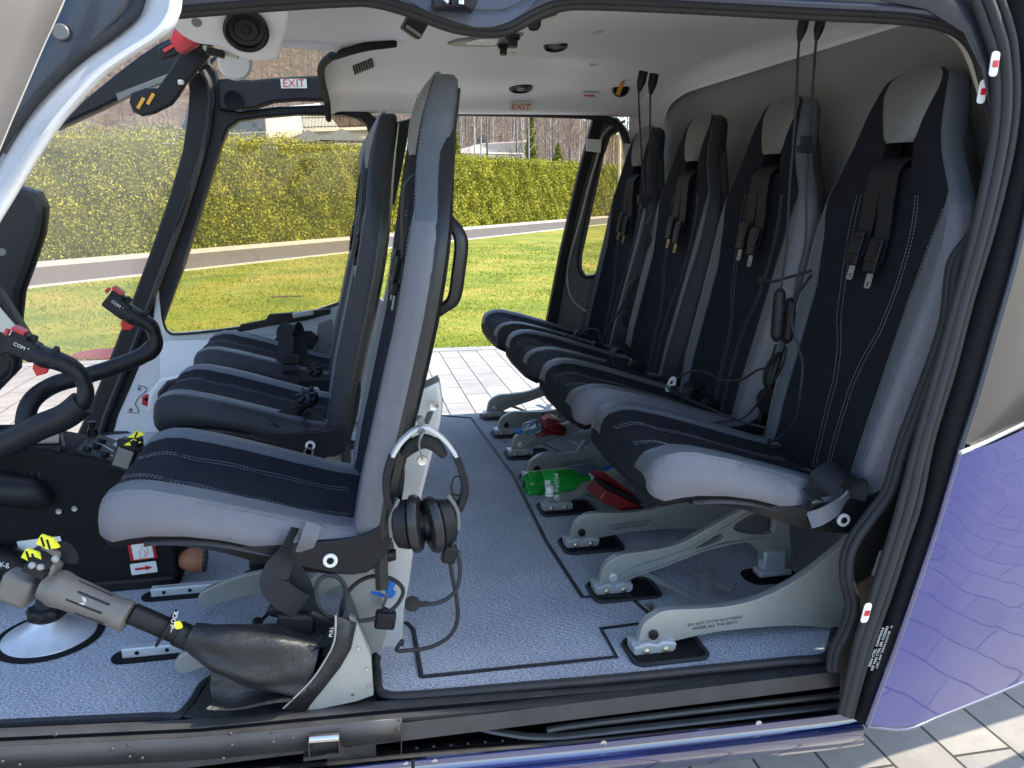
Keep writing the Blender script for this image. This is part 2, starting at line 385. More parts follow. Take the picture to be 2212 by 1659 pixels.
def copy_tree(o, parent=None):
    c = o.copy(); COL.objects.link(c)
    if parent is not None: c.parent = parent
    for ch in [x for x in bpy.data.objects if x.parent == o]: copy_tree(ch, c)
    return c

# ================================================================== OUTSIDE
GZ = -.62
dH = V3((.584, .812, 0)).normalized(); nH = V3((-.812, .584, 0)).normalized()
def HP(q, t, z=0): return nH*q+dH*t+V3((0, 0, z))
def flat(name, pts, z, k):
    mb = MB().add([V3((p[0], p[1], z)) for p in pts], [tuple(range(len(pts)))]); return struct(name, mb, k, smooth=False)
flat('lawn', [(-700, -300), (700, -300), (700, 900), (-700, 900)], GZ-.012, 'lawn')
flat('pavement', [(-25, -14), (25, -14), (25, 7.42), (-25, 7.42)], GZ, 'pavers')
struct('paving_edge', MB().box((0, 7.50, GZ-.004), (50, .16, .02)), 'edging', smooth=False)
mb = MB(); mb.add([HP(12.06, -25, GZ-.006), HP(12.06, 90, GZ-.006), HP(15.15, 90, GZ-.006), HP(15.15, -25, GZ-.006)], [(0, 1, 2, 3)]); struct('path', mb, 'asphalt', smooth=False)
mb = MB(); c = HP(15.28, 30, GZ+.02); mb.box(c, (115, .26, .12), ax=(dH, nH, (0, 0, 1))); mb.box(HP(11.99, 30, GZ-.0), (115, .1, .03), ax=(dH, nH, (0, 0, 1)))
struct('kerb', mb, 'kerb', smooth=False)
def cards(n, cen, size, tilt=None, seed=1, asp=.55):
    g = np.random.default_rng(seed); a = g.normal(size=(n, 3)); a /= np.linalg.norm(a, axis=1)[:, None]
    if tilt is not None: a = a+np.array(tilt); a /= np.linalg.norm(a, axis=1)[:, None]
    b = g.normal(size=(n, 3)); b -= (b*a).sum(1)[:, None]*a; b /= np.linalg.norm(b, axis=1)[:, None]
    s = size*g.uniform(.6, 1.4, n); a = a*s[:, None]; b = b*(s*asp)[:, None]
    P = np.stack([cen-a*.5, cen+b*.5-a*.05, cen+a*.5, cen-b*.5-a*.05], 1).reshape(-1, 3)
    return P
def bigmesh(name, P, mats, mi=None, k=4, parent=None):
    n = len(P)//k; me = bpy.data.meshes.new(name); me.vertices.add(len(P)); me.vertices.foreach_set('co', P.astype(np.float32).ravel())
    me.loops.add(n*k); me.loops.foreach_set('vertex_index', np.arange(n*k, dtype=np.int32)); me.polygons.add(n)
    me.polygons.foreach_set('loop_start', (np.arange(n)*k).astype(np.int32)); me.polygons.foreach_set('loop_total', np.full(n, k, dtype=np.int32))
    for q in mats: me.materials.append(M_[q])
    if mi is not None: me.polygons.foreach_set('material_index', mi.astype(np.int32))
    me.update(); me.validate(); o = bpy.data.objects.new(name, me); COL.objects.link(o)
    if parent: o.parent = parent
    return o
# grass blades
n = 90000; yy = 7.6+rng.random(n)**1.9*16; xx = (rng.uniform(-.55, .62, n))*yy*1.0
q_ = xx*nH.x+yy*nH.y; ok = q_ < 11.95; xx = xx[ok]; yy = yy[ok]; n = len(xx)
h = rng.uniform(.008, .028, n)*(1+.5*np.sin(xx*3)*np.sin(yy*2.3)); wd = .0035+.0009*(yy-7); an = rng.uniform(0, 3.14, n)
dx = np.cos(an)*wd; dy = np.sin(an)*wd; lx = rng.normal(0, .02, n); ly = rng.normal(0, .02, n)
P = np.stack([np.stack([xx-dx, yy-dy, np.full(n, GZ-.012)], 1), np.stack([xx+dx, yy+dy, np.full(n, GZ-.012)], 1), np.stack([xx+lx, yy+ly, GZ-.012+h], 1)], 1).reshape(-1, 3)
o = bigmesh('grass', P, ['blade'], k=3); o['kind'] = 'stuff'; o['label'] = 'short sunlit grass growing on the lawn beyond the paving'; o['category'] = 'grass'
# hedge
hd = thing('hedge', 'tall clipped yellow green thuja hedge running behind the path', 'hedge', HP(16, 20, GZ))
mb = MB(); ts = np.linspace(-12, 66, 120); G = []
for t in ts:
    w1 = .05*math.sin(t*1.7); G.append([HP(16.1+w1, t, GZ), HP(16.05+w1, t, 1), HP(16.15+w1, t, 1.7), HP(16.6, t, float(np.interp(t, [8, 14, 20, 30, 45, 60], [1.78, 1.92, 2.06, 2.02, 2.14, 2.2]))), HP(17.3, t, 1.75), HP(17.6, t, GZ)])
mb.grid(G); obj('hedge_core', mb, 'hedgecore', hd)
n = 300000; dist = 12+rng.random(n)**1.0*1; t = -12+78*rng.random(n)**1.35; top = rng.random(n) < .16
hz = GZ+rng.random(n)*(2.9); bulge = .06*np.sin(t*1.7)+.04*np.sin(t*4.1+hz)+.10*np.sin(hz*2.7+t*2.1)*np.sin(t*.9)+.06*np.sin(hz*5+t*5.3)
q = np.where(top, 15.9+rng.random(n)*1.4, 15.92+bulge+rng.normal(0, .09, n)-.06*(hz < 0)); bt = np.interp(t, [8, 14, 20, 30, 45, 60], [1.82, 1.95, 2.10, 2.06, 2.18, 2.25]); hz = np.minimum(hz, bt)
zz = np.where(top, bt+.10*np.sin(t*2.3)*np.sin(t*.7)+np.abs(rng.normal(0, .10, n))*(1+np.clip(22-t, 0, 14)*.10), hz)
cen = np.stack([nH.x*q+dH.x*t, nH.y*q+dH.y*t, zz], 1); sz = .05+.0016*t
P = cards(n, cen, np.maximum(sz*.85, .048), (.1, -.25, .55), 3)-np.array(tuple(hd.location))
clump = np.sin(t*2.9+hz*1.3)+np.sin(t*7.3-hz*3.1)+np.sin(hz*5.3+t*1.1)+rng.normal(0, 1.2, n)
o = bigmesh('hedge_foliage', P, ['leafy', 'leafd'], (clump < -2.1), parent=hd)
# hillside
def hz_(q, t):
    b = max(0, q-24); return GZ-.02+.16*b+(.22*max(0, q-75))+1.2*math.sin(t*.05+q*.03)*(min(b, 60)/60)
G = [[HP(q, t, hz_(q, t)) for t in np.linspace(-160, 420, 90)] for q in np.concatenate([np.linspace(23, 90, 26), np.linspace(100, 520, 44)])]
struct('hillside', MB().grid(G), 'hill')
# trees
def tree_meshes(seed, bark):
    r = random.Random(seed); tr = MB(); br = MB(); H = r.uniform(9, 14); lean = V3((r.uniform(-.5, .5), r.uniform(-.3, .3), 0)); r0 = r.uniform(.035, .075)
    pts = [V3((0, 0, -1)), V3((0, 0, 0))+lean*.05, lean*.3+V3((0, 0, H*.4)), lean*.7+V3((r.uniform(-.2, .2), 0, H*.75)), lean+V3((0, 0, H))]
    tr.tube(pts, [r0*1.2, r0, r0*.7, r0*.4, .02], n=6, sm=3); P = cat(pts, 8)
    for i in range(26):
        k = r.uniform(.10, .98); p = P[int(k*(len(P)-1))]; a = r.uniform(0, 6.28); L = r.uniform(.8, 2.6)*(1.2-k); d = V3((math.cos(a), math.sin(a), r.uniform(.5, 1.5))).normalized()
        e = p+d*L; mid = p.lerp(e, .5)+V3((0, 0, -.1)); br.tube([p, mid, e], [.03*(1.3-k), .02, .006], n=4, sm=2)
        for j in range(5):
            f = r.uniform(.3, 1); s_ = p.lerp(e, f); d2 = (d+V3((r.uniform(-1, 1), r.uniform(-1, 1), r.uniform(-.1, 1)))).normalized(); br.tube([s_, s_+d2*L*.45], [.010, .004], n=3, sm=1, cap=False)
    return tr, br
protos = []
for i in range(6):
    tr, br = tree_meshes(100+i, None); pale = i in (1, 4)
    T = thing('birch_tree' if pale else 'bare_tree', 'x', 'tree', (0, 0, 0)); 
    obj('trunk', tr, 'barkw' if pale else 'bark', T, world=False); obj('crown', br, 'twig', T, world=False); protos.append((T, pale))
spots = []
g = random.Random(5)
for i in range(130):
    sl_ = g.uniform(.115, .40) if i < 116 else g.uniform(-.42, -.30); Y = g.uniform(46, 92) if i < 116 else g.uniform(60, 95)
    spots.append((sl_*Y, Y))
for i, (x, y) in enumerate(spots):
    T, pale = protos[i % 6]; q = x*nH.x+y*nH.y; t = x*dH.x+y*dH.y
    o = T if i < 6 else copy_tree(T)
    o.location = (x, y, hz_(q, t)-.1); o.rotation_euler = (0, 0, g.uniform(0, 6.28)); s = g.uniform(.8, 1.25); o.scale = (s, s, s)
    far = i >= 116
    o['label'] = ('pale trunked leafless birch standing on the wooded slope' if pale else 'brown leafless tree standing on the wooded slope') if not far else 'leafless tree on the far hill left of the villa roof'
    if far and pale: o['label'] = 'pale leafless birch on the far hill left of the villa roof'
    o['group'] = 'leafless trees on the slope'
# far wood
mbP = []; n = 22000; q = 42+rng.random(n)**.8*330; t = rng.uniform(-60, 380, n)*1.0
z0 = np.array([hz_(a, b) for a, b in zip(q, t)]); X = nH.x*q+dH.x*t; Y = nH.y*q+dH.y*t; H = rng.uniform(5, 10, n); ok = (np.abs(X/Y) < .7) & (Y > 45); X = X[ok]; Y = Y[ok]; z0 = z0[ok]; H = H[ok]; q = q[ok]; n = len(X)
wv = rng.uniform(.012, .026, n)*(1+q/200); l = rng.normal(0, .5, n)
P1 = np.stack([np.stack([X-wv, Y, z0], 1), np.stack([X+wv, Y, z0], 1), np.stack([X+l+wv*.3, Y, z0+H], 1), np.stack([X+l-wv*.3, Y, z0+H], 1)], 1).reshape(-1, 3)
k = 7; Xr = np.repeat(X, k); Yr = np.repeat(Y, k); zr = np.repeat(z0+H*.65, k)+rng.normal(0, 1.6, n*k); Xr = Xr+rng.normal(0, .9, n*k); Yr = Yr+rng.normal(0, .6, n*k)
P2 = cards(n*k, np.stack([Xr, Yr, zr], 1), .9, (0, 0, .3), 9, .12)
mi = np.concatenate([np.zeros(n), np.ones(n*k)])
o = bigmesh('far_wood', np.concatenate([P1, P2]), ['farbark', 'twig'], mi); o['kind'] = 'stuff'; o['label'] = 'leafless brown wood covering the far hillside'; o['category'] = 'wood'
# conifers
for (u, v0, Y, h, wdt, lab) in ((1147, 345, 50, 3.2, .55, 'slim green conifer beside the pale pavilion column'), (1205, 355, 46, 1.4, .6, 'low yellow green conifer peeping over the hedge right of the pavilion'), (984, 332, 44, 1.5, .5, 'small conifer tip over the hedge left of the pavilion balustrade')):
    p = A(u, v0, Y); T = thing('conifer', lab, 'conifer', (p.x, p.y, p.z-1))
    obj('trunk', MB().cyl((0, 0, -2), (0, 0, h*.9), .06, .02, 8), 'bark', T, world=False)
    n = 2600; f = rng.random(n); a = rng.uniform(0, 6.28, n); rr = wdt*(1-f)**.8*np.sqrt(rng.random(n))*(1+.2*np.sin(f*30))
    o = bigmesh('crown', cards(n, np.stack([rr*np.cos(a), rr*np.sin(a), f*(h+1)-.3], 1), .16, (0, 0, .6), 4), ['conif'], parent=T)
# villa
vt = thing('villa', 'large villa with hip roof coloured as a shaded and a sunlit face and roof terrace behind the hedge', 'building', A(620, 300, 55))
E0 = A(577, 289, 50); EL = A(470, 293, 60); R0 = A(572, 236, 57); RL = A(512, 236, 62); ER = A(735, 281, 56); RR = A(690, 225, 62); LL = A(470, 260, 64)
obj('shaded_roof', MB().add([E0, EL, RL, R0], [(0, 1, 2, 3)]), 'roofd', vt, smooth=False, solid=.12)  # face turned from the sun, its shade painted in by a darker colour
obj('sunlit_roof', MB().add([E0, ER, RR, R0], [(0, 1, 2, 3)]), 'roofl', vt, smooth=False, solid=.12)  # same hip roof on the sun side, brightness painted in by a paler colour
mb = MB(); mb.tube([A(659, 284, 53), A(648, 228, 59)], .06, n=6, sm=1); mb.tube([E0, R0], .07, n=6, sm=1); obj('ridge_cap', mb, 'kerb', vt)
mb = MB(); mb.add([E0, EL, EL-V3((0, 0, 5)), E0-V3((0, 0, 5))], [(0, 1, 2, 3)]); mb.add([E0, ER, ER-V3((0, 0, 5)), E0-V3((0, 0, 5))], [(0, 1, 2, 3)]); obj('wall', mb, 'stucco', vt, smooth=False, solid=.2)
mb = MB(); mb.tube([EL, E0, ER], .14, n=6, sm=1); obj('gutter', mb, 'roofl', vt)
a_, b_ = A(655, 285, 50), A(830, 279, 52); mb = MB(); mb.tube([a_, b_], .17, n=4, sm=1); mb.add([a_, b_, b_-V3((0, 0, 4)), a_-V3((0, 0, 4))], [(0, 1, 2, 3)]); obj('terrace', mb, 'kerb', vt, smooth=False)
mb = MB()
for z in (.25, .75): mb.tube([a_+V3((0, 0, z)), b_+V3((0, 0, z))], .025, n=5, sm=1)
for i in range(60): p = a_.lerp(b_, i/59); mb.tube([p, p+V3((0, 0, .85))], .014, n=4, sm=1)
obj('railing', mb, 'blackm', vt)
mb = MB(); p0, p1, p2 = A(385, 300, 57), A(405, 292, 56), A(415, 215, 58); mb.add([p0, A(420, 300, 55), p2, A(412, 226, 58), A(404, 262, 57)], [(0, 1, 2, 3, 4)]); obj('swept_roof', mb, 'roofd', vt, smooth=False, solid=.3)
for i, (u, v, w_, lab) in enumerate(((668, 297, 1.15, 'brown hip roof of the small gazebo left of the other behind the hedge'), (738, 294, 1.2, 'brown hip roof of the gazebo nearest the seat backs behind the hedge'))):
    p = A(u, v, 42); T = thing('gazebo', lab, 'gazebo', p)
    apex = V3((0, 0, .35)); c4 = [V3((x*w_, y*1.1, -.25)) for x, y in ((-1, -1), (1, -1), (1, 1), (-1, 1))]
    obj('roof', MB().add(c4+[apex], [(0, 1, 4), (1, 2, 4), (2, 3, 4), (3, 0, 4), (3, 2, 1, 0)]), 'greyp', T, world=False, smooth=False)
    mb = MB()
    for c_ in c4: mb.cyl(c_*.9+V3((0, 0, -3.2)), c_*.9+V3((0, 0, .03)), .07, n=8)
    obj('post', mb, 'stucco', T, world=False)
p = A(361, 297, 62); T = thing('roof_lantern', 'small grey roof turret with dark openings behind the left end of the hedge', 'turret', p)
obj('turret_body', MB().box((0, 0, 0), (.85, .85, 1.1)), 'stucco', T, world=False, smooth=False); obj('cap', MB().box((0, 0, .6), (1.1, 1.1, .14)), 'roofd', T, world=False, smooth=False)
mb = MB(); [mb.box((x, -.43, .1), (.13, .05, .5)) for x in (-.28, 0, .28)]; obj('opening', mb, 'blackm', T, world=False, smooth=False)
# pavilion
pv = thing('pavilion', 'pale stucco pavilion with pink roof and balustrade above the hedge', 'pavilion', A(1070, 350, 56))
a0, a1, a2, a3 = A(985, 328, 56), A(1037, 313, 56), A(1138, 307, 55), A(1138, 352, 55)
obj('wall', MB().add([A(975, 352, 56), a0, a1, a2, a3], [(0, 1, 2, 3, 4)]), 'stucco', pv, smooth=False, solid=.3)
mb = MB(); mb.tube([a0, a1, a2], .09, n=4, sm=1); obj('roof', mb, 'pinkroof', pv)
mb = MB(); mb.box(A(1134, 330, 54.5), (.34, .34, 1.6)); mb.box(A(1134, 307, 54.5), (.5, .5, .12)); obj('column', mb, 'stucco', pv, smooth=False)
b0, b1 = A(985, 331, 54.6), A(1128, 333, 54.2); mb = MB(); mb.tube([b0, b1], .08, n=4, sm=1)
for i in range(24): p = b0.lerp(b1, i/23); mb.lathe(p-V3((0, 0, .8)), (0, 0, 1), [(0, .05), (.2, .08), (.45, .04), (.8, .05)], n=8)
obj('balustrade', mb, 'stucco', pv)
mb = MB(); p = A(1040, 312, 57); mb.box(p, (.42, .42, .55)); mb.box(p+V3((0, 0, .33)), (.55, .55, .07)); mb.box(p+V3((0, 0, .5)), (.3, .3, .16)); obj('chimney', mb, 'roofd', pv, smooth=False)
T = thing('garden_house', 'bright white wall seen between the front seat backs beyond the hedge', 'building', A(872, 330, 52))
obj('wall', MB().box(A(868, 318, 52), (1.6, .4, 1.9)), 'label', T, smooth=False); obj('roof', MB().tube([A(846, 286, 51.7), A(895, 293, 51.7)], .08, n=4, sm=1), 'redbox', T)
T = thing('lamp_post', 'slim pale pole standing by the hedge seen in the rear side window', 'post', A(1337, 470, 36))
obj('pole', MB().cyl(A(1337, 470, 36), A(1339, 262, 36), .085, .06, 10), 'stucco', T); obj('pole_cap', MB().cyl(A(1339, 263, 36), A(1339, 258, 36), .1, .03, 10), 'greyp', T)
T = thing('metal_gate', 'small dark metal gate frame with diagonal braces at the hedge end', 'gate', A(1320, 468, 34)); mb = MB()
a, b, c_, d = A(1306, 423, 34), A(1336, 421, 34), A(1336, 466, 34), A(1306, 466, 34)
for x, y in ((a, b), (b, c_), (c_, d), (d, a), (a.lerp(d, .5), b.lerp(c_, .5))): mb.tube([x, y], .02, n=5, sm=1)
obj('gate_frame', mb, 'hedgecore', T); mb = MB(); mb.tube([a, b.lerp(c_, .5)], .014, n=4, sm=1); mb.tube([b.lerp(c_, .5), d], .014, n=4, sm=1); obj('brace', mb, 'hedgecore', T)
p = Zp(612, 632, GZ); T = thing('grass_tuft', 'x', 'x', p); bpy.data.objects.remove(T)
struct('bare_soil', MB().plate([sm2([(-.22, .0), (-.06, .06), (.10, .05), (.24, -.02), (.05, -.07), (-.14, -.05)])], Zp(620, 640, GZ-.006), (1, 0, 0), (0, 1, 0), .003), 'hill')
p = Zp(405, 775+553-560, GZ); 
T = tag(obj('manhole_cover', MB().lathe(Zp(225, 768, GZ-.012), (0, 0, 1), [(0, .26), (.02, .26), (.022, .22), (.016, .2), (.018, .0)], 24), 'redbox'), 'round rusty manhole cover in the grass beside the windshield pillar', 'manhole cover')

# ================================================================== HELICOPTER SHELL
HL = thing('helicopter', 'dark blue helicopter cabin seen through its open side doors', 'helicopter', (0, 2, 0))
def V0(u): return float(np.interp(u, [-400, 0, 430, 850, 1300, 1800, 1870], [1590, 1573, 1553, 1512, 1474, 1424, 1414]))
# carpet
near = [Zp(u, V0(u)-6) for u in (-500, -200, 0, 200, 330, 385)]+[Zp(*p) for p in ((418, 1515), (436, 1485), (462, 1466), (560, 1440), (790, 1418), (812, 1440), (818, 1488), (838, 1504))]+[Zp(u, V0(u)-4) for u in (900, 1100, 1300, 1500, 1700, 1778)]+[Zp(*p) for p in ((1795, 1396), (1808, 1340))]
far = [V3((1.12, 1.24, 0)), V3((1.12, 2.95, 0)), V3((-.45, 2.93, 0)), Zp(240, 938), Zp(100, 972), Zp(0, 1012), V3((-1.12, 2.3, 0)), V3((-1.2, 1.9, 0))]
outl = [(p.x, p.y) for p in near+far]
obj('carpet', MB().plate([outl], (0, 0, -.002), (1, 0, 0), (0, 1, 0), .004), 'carpet', HL)
obj('carpet_binding', MB().tube([p+V3((0, 0, .002)) for p in near[:9]], .0075, n=8, sm=4).tube([p+V3((0, 0, .002)) for p in near[9:]], .0075, n=8, sm=4), 'rubber', HL)
obj('floor_pan', MB().plate([[(p[0]+(.0), p[1]-.0) for p in [(-1.3, 1.16), (.95, 1.16), (1.15, 1.2), (1.15, 2.96), (-.45, 2.96), (-.95, 2.85), (-1.12, 2.6), (-1.3, 2.0)]]], (0, 0, -.03), (1, 0, 0), (0, 1, 0), .03), 'sill', HL)
# mat seams on the floor
sm_ = [[(910, 1462), (1180, 1435), (1332, 1419), (1298, 1358), (1420, 1342), (1358, 1287), (1258, 1290), (1180, 1170), (1110, 1030), (1030, 920), (1020, 905)],
       [(910, 1462), (893, 1360), (880, 1346), (850, 1345), (800, 1350)], [(1036, 903), (1110, 899)], [(945, 897), (1020, 903)]]
mb = MB()
for l in sm_: mb.tube([Zp(*p, .001) for p in l], .0048, n=6, sm=1, flat=.6, up=(0, 0, 1))
obj('mat_edge', mb, 'rubber', HL)
# sill profile
prof = [(0, 1.205), (8, 1.19), (20, 1.18), (23, 1.19), (27, 1.19), (30, 1.17), (40, 1.162), (50, 1.165), (54, 1.18), (55, 1.21)]
us = list(np.linspace(-600, 1835, 60))
G = [[A(u, V0(u)+dv, Y) for dv, Y in prof] for u in us]
obj('door_sill', MB().grid(G), 'sill', HL, ang=60)
prof = [(54, 1.20), (57, 1.26), (98, 1.27), (101, 1.20), (113, 1.165), (116, 1.17), (121, 1.15), (128, 1.145)]
G = [[A(u, V0(u)+dv, Y) for dv, Y in prof] for u in us]
obj('sill_channel', MB().grid(G), 'sillb', HL, ang=50)
def vb(u): return float(np.interp(u, [-500, 500, 850, 1300, 1850], [150, 138, 134, 127, 118]))
prof = [(0, 1.142), (3, 1.138), (18, 1.136), (26, 1.133), (29, 1.125), (33, 1.122), (37, 1.124), (44, 1.115), (54, 1.115), (62, 1.122), (70, 1.14), (76, 1.17)]
G = [[A(u, V0(u)+vb(u)+dv, Y) for dv, Y in prof] for u in np.linspace(-600, 1866, 60)]
rk = obj('rocker_panel', MB().grid(G), 'blue', HL, ang=80)
mb = MB()
for u, v in ((1303, 1605), (1638, 1562), (938, 1646), (876, 1652), (600, 1668)): mb.lathe(A(u, v, 1.139), (0, -1, 0), [(0, .006), (.002, .0055), (.0025, .002), (.0015, .0018)], 14)
obj('panel_screw', mb, 'steel', rk)
obj('panel_gap', MB().tube([A(893, 1640, 1.135), A(893, 1659, 1.13), A(894, 1690, 1.115)], .0022, n=6, sm=1), 'blackm', rk)
# rail inside the channel
obj('door_rail', MB().tube([A(840, 1520+33, 1.2), A(960, 1556, 1.18), A(1080, 1582, 1.172), (A(1180, 1592, 1.168)), A(1330, 1578, 1.168), A(1830, 1522, 1.168)], .008, n=8, sm=5, flat=.55).tube([A(1180, 1578, 1.18), A(1300, 1560, 1.185), A(1820, 1500, 1.19)], .006, n=8, sm=3), 'sill', HL)
# lower left sill panel with rivets, latch
sp = obj('sill_panel', MB().strip([A(u, V0(u)+40, 1.150) for u in np.linspace(-600, 868, 20)], [A(u, V0(u)+88, 1.156) for u in np.linspace(-600, 868, 20)]), 'sill', HL, solid=.004)
mb = MB()
for u, v in ((482, 1642), (280, 1638), (277, 1612), (242, 1622), (307, 1641), (500, 1613), (498, 1588), (0, 1622), (5, 1648), (42, 1655), (587, 1585), (632, 1598), (120, 1590), (590, 1606), (860, 1580), (862, 1558)): mb.lathe(A(u, v-3, 1.149), (0, -1, 0), [(0, .0028), (.0012, .0022), (.0016, .0006)], 10)
obj('rivet', mb, 'sill', sp); 
mb = MB()
for i in range(10): u = 900+i*37; mb.lathe(A(u, V0(u)+108, 1.168), (0, -.5, 1), [(0, .0025), (.001, .002), (.0015, .0005)], 10)
obj('channel_rivet', mb, 'sill', sp)
mb = MB(); mb.box(A(700, 1608, 1.143), (.046, .012, .03)); obj('latch_housing', mb, 'sillb', HL, bev=.002)
obj('latch_pin', MB().cyl(A(668, 1597, 1.13), A(732, 1592, 1.13), .0062, n=16), 'steel', HL)
mb = MB(); mb.box(A(668, 1610, 1.135), (.003, .014, .03)); mb.box(A(733, 1606, 1.135), (.003, .014, .03)); mb.box(A(700, 1628, 1.135), (.06, .016, .006)); obj('latch_bracket', mb, 'sillb', HL)
mb = MB(); mb.strip([A(u, V0(u)+52, 1.149) for u in (868, 866)], [A(u, V0(u)+130, 1.14) for u in (868, 866)]); mb.box(A(760, 1632, 1.16), (.075, .01, .04)); obj('sill_bracket', mb, 'sillb', HL)

# near door opening: inner edge (pixel curve) clockwise from front top
YF = 1.12
inn = [(100, 70), (250, 52), (390, 36), (600, 20), (737, 12), (804, 13), (880, 33), (970, 66), (1037, 77), (1087, 76), (1120, 64), (1170, 37), (1210, 23), (1270, 19), (1474, 27), (1728, 41), (1958, 53), (2052, 73), (2092, 108), (2115, 175), (2136, 280), (2130, 390), (2095, 490), (2052, 552), (2040, 600), (2034, 660), (2026, 705), (1996, 795), (1936, 953), (1906, 1053), (1868, 1106), (1836, 1150), (1815, 1200), (1814, 1256), (1826, 1306), (1812, 1356), (1790, 1400), (1783, 1445)]
def off(pts, d):
    o = []
    for i, p in enumerate(pts):
        a = pts[max(i-1, 0)]; b = pts[min(i+1, len(pts)-1)]; tx, ty = b[0]-a[0], b[1]-a[1]; L = math.hypot(tx, ty); o.append((p[0]+ty/L*d, p[1]-tx/L*d))
    return o
sl_obj = MB().tube([A(u, v, YF+.02) for u, v in off(inn, 11)], .0085, n=10, sm=5).tube([A(u, v, YF+.008) for u, v in off(inn, 22)], .0075, n=10, sm=5)
obj('door_seal', sl_obj, 'rubber', HL)
o1 = off(inn[:20], 28); o2 = [(u, -260) if v < 300 else (u, v) for u, v in o1]
top = inn[:19]; t1 = off(top, 24)
mb = MB(); mb.strip([A(u, v, YF+.0) for u, v in t1], [A(u, v-30, YF-.02) for u, v in t1], sub=2); mb.strip([A(u, v-30, YF-.02) for u, v in t1], [A(u+(60 if u > 1900 else 0), v-420, YF+.30) for u, v in t1], sub=3)
obj('roof_frame', mb, 'navy', HL, solid=.004, ang=60)
obj('roof_rib', MB().tube([A(u, v-6, YF-.012) for u, v in off(top, 26)], .006, n=8, sm=5), 'navy', HL)
# outer seal band of right side
oL = [(2060, -80), (2090, -20), (2120, 60), (2140, 120), (2146, 220), (2135, 330), (2100, 500), (2062, 650), (2020, 800), (1975, 963), (1942, 1086), (1918, 1170), (1885, 1273), (1852, 1373), (1832, 1460), (1815, 1539)]
oR = [(2130, -80), (2160, -20), (2188, 60), (2197, 120), (2200, 220), (2186, 330), (2150, 480), (2098, 650), (2060, 800), (2015, 946), (1988, 1086), (1960, 1170), (1925, 1280), (1885, 1390), (1860, 1470), (1838, 1549)]
mb = MB()
for f, rr, dy in ((.12, .007, 0), (.5, .0085, -.004), (.88, .007, 0)):
    mb.tube([A(a[0]*(1-f)+b[0]*f, a[1]*(1-f)+b[1]*f, 1.085+dy) for a, b in zip(oL, oR)], rr, n=10, sm=4)
mb.strip([A(*p, 1.092) for p in oL], [A(*p, 1.092) for p in oR]); obj('outer_seal', mb, 'rubber', HL, ang=60)
mid = off(inn[17:], 32); ol2 = [tuple(x) for x in np.array([[np.interp(i/(len(mid)-1), np.linspace(0, 1, len(oL)-2), [p[k] for p in oL[2:]]) for k in (0, 1)] for i in range(len(mid))])]
mb = MB(); mb.strip([A(u, v, YF+.012) for u, v in mid], [A(u, v, 1.16) for u, v in ol2], sub=2); obj('door_channel', mb, 'blackm', HL)
mb = MB(); mb.strip([A(u, v, YF+.03) for u, v in inn[17:]], [A(u, v, 1.2) for u, v in off(inn[17:], 40)]); obj('channel_lining', mb, 'blackm', HL)
obj('navy_corner', MB().strip([A(*p, 1.10) for p in [(1900, 0), (2000, 20), (2080, 70), (2120, 150), (2138, 240)]], [A(*p, 1.10) for p in [(1960, -90), (2080, -60), (2130, 20), (2148, 120), (2150, 240)]], sub=2), 'navy', HL, solid=.004)
# jamb and body side
bE = [(2300, -100), (2290, 0), (2275, 140), (2250, 300), (2200, 540), (2150, 720), (2110, 860), (2072, 975), (2050, 1050), (2030, 1118), (1998, 1215), (1965, 1312), (1932, 1406), (1900, 1490), (1872, 1568)]
jl = [tuple(np.interp(i/14, np.linspace(0, 1, len(oR)), [p[k] for p in oR]) for k in (0, 1)) for i in range(15)]
jl = [(np.interp(v, [p[1] for p in oR], [p[0] for p in oR]), v) for u, v in bE[:-1]]+[(1838, 1549)]
jm = obj('door_jamb', MB().strip([A(u, v, 1.095) for u, v in jl], [A(u, v, 1.07) for u, v in bE]), 'blackm', HL, solid=.003)
obj('blue_edge', MB().tube([A(u, v, 1.068) for u, v in bE[7:]], .0045, n=10, sm=4), 'blue', HL)
obj('panel_edge', MB().tube([A(u, v, 1.068) for u, v in bE[:8]], .005, n=10, sm=4), 'navy', HL)
mb = MB(); G = []
hi = [(2074, 977), (2120, 955), (2160, 933), (2212, 905), (2330, 850), (2600, 730), (3000, 600)]
for g in np.linspace(0, 3.6, 20):
    row = []
    for f in np.linspace(0, 1, 18):
        T_ = V3((.925+.205*g, 1.062+.035*g+.01*g*g, .404+.045*g)); B_ = V3((.819+.42*g, 1.066+.11*g+.01*g*g, -.090-.010*g))
        p = T_.lerp(B_, f); e_ = A(np.interp(p.z, [-.092, .404], [1872, 2072]), 1000, 1); p.y += -.012*math.sin(math.pi*min(f, 1))*(.3+g); 
        if g == 0: v_ = 975+(1568-975)*f; u_ = float(np.interp(v_, [q_[1] for q_ in bE], [q_[0] for q_ in bE])); p = A(u_, v_, 1.064)
        row.append(p)
    G.append(row)
mb.grid(G); obj('body_panel', mb, 'body', HL, sub=1)
obj('body_lower_edge', MB().tube([r[-1] for r in G], .0022, n=8, sm=4), 'blue', HL)
mb = MB(); G2 = []
tp = [(u, v) for u, v in zip([2300, 2330, 2360, 2400, 2480, 2700, 3000], [-100]*7)]
for i, (a, b) in enumerate(zip(hi, tp)):
    ycol = 1.064+[0, .02, .045, .08, .14, .3, .55][i]
    G2.append([A(np.interp(a[1]+(b[1]-a[1])*f, [p[1] for p in bE], [p[0] for p in bE])+(a[0]-hi[0][0])*(1-.0*f), a[1]+(b[1]-a[1])*f, ycol+.02*f) for f in np.linspace(0, 1, 12)])
mb.grid(G2); obj('smoked_panel', mb, 'paintgrey', HL, sub=1)
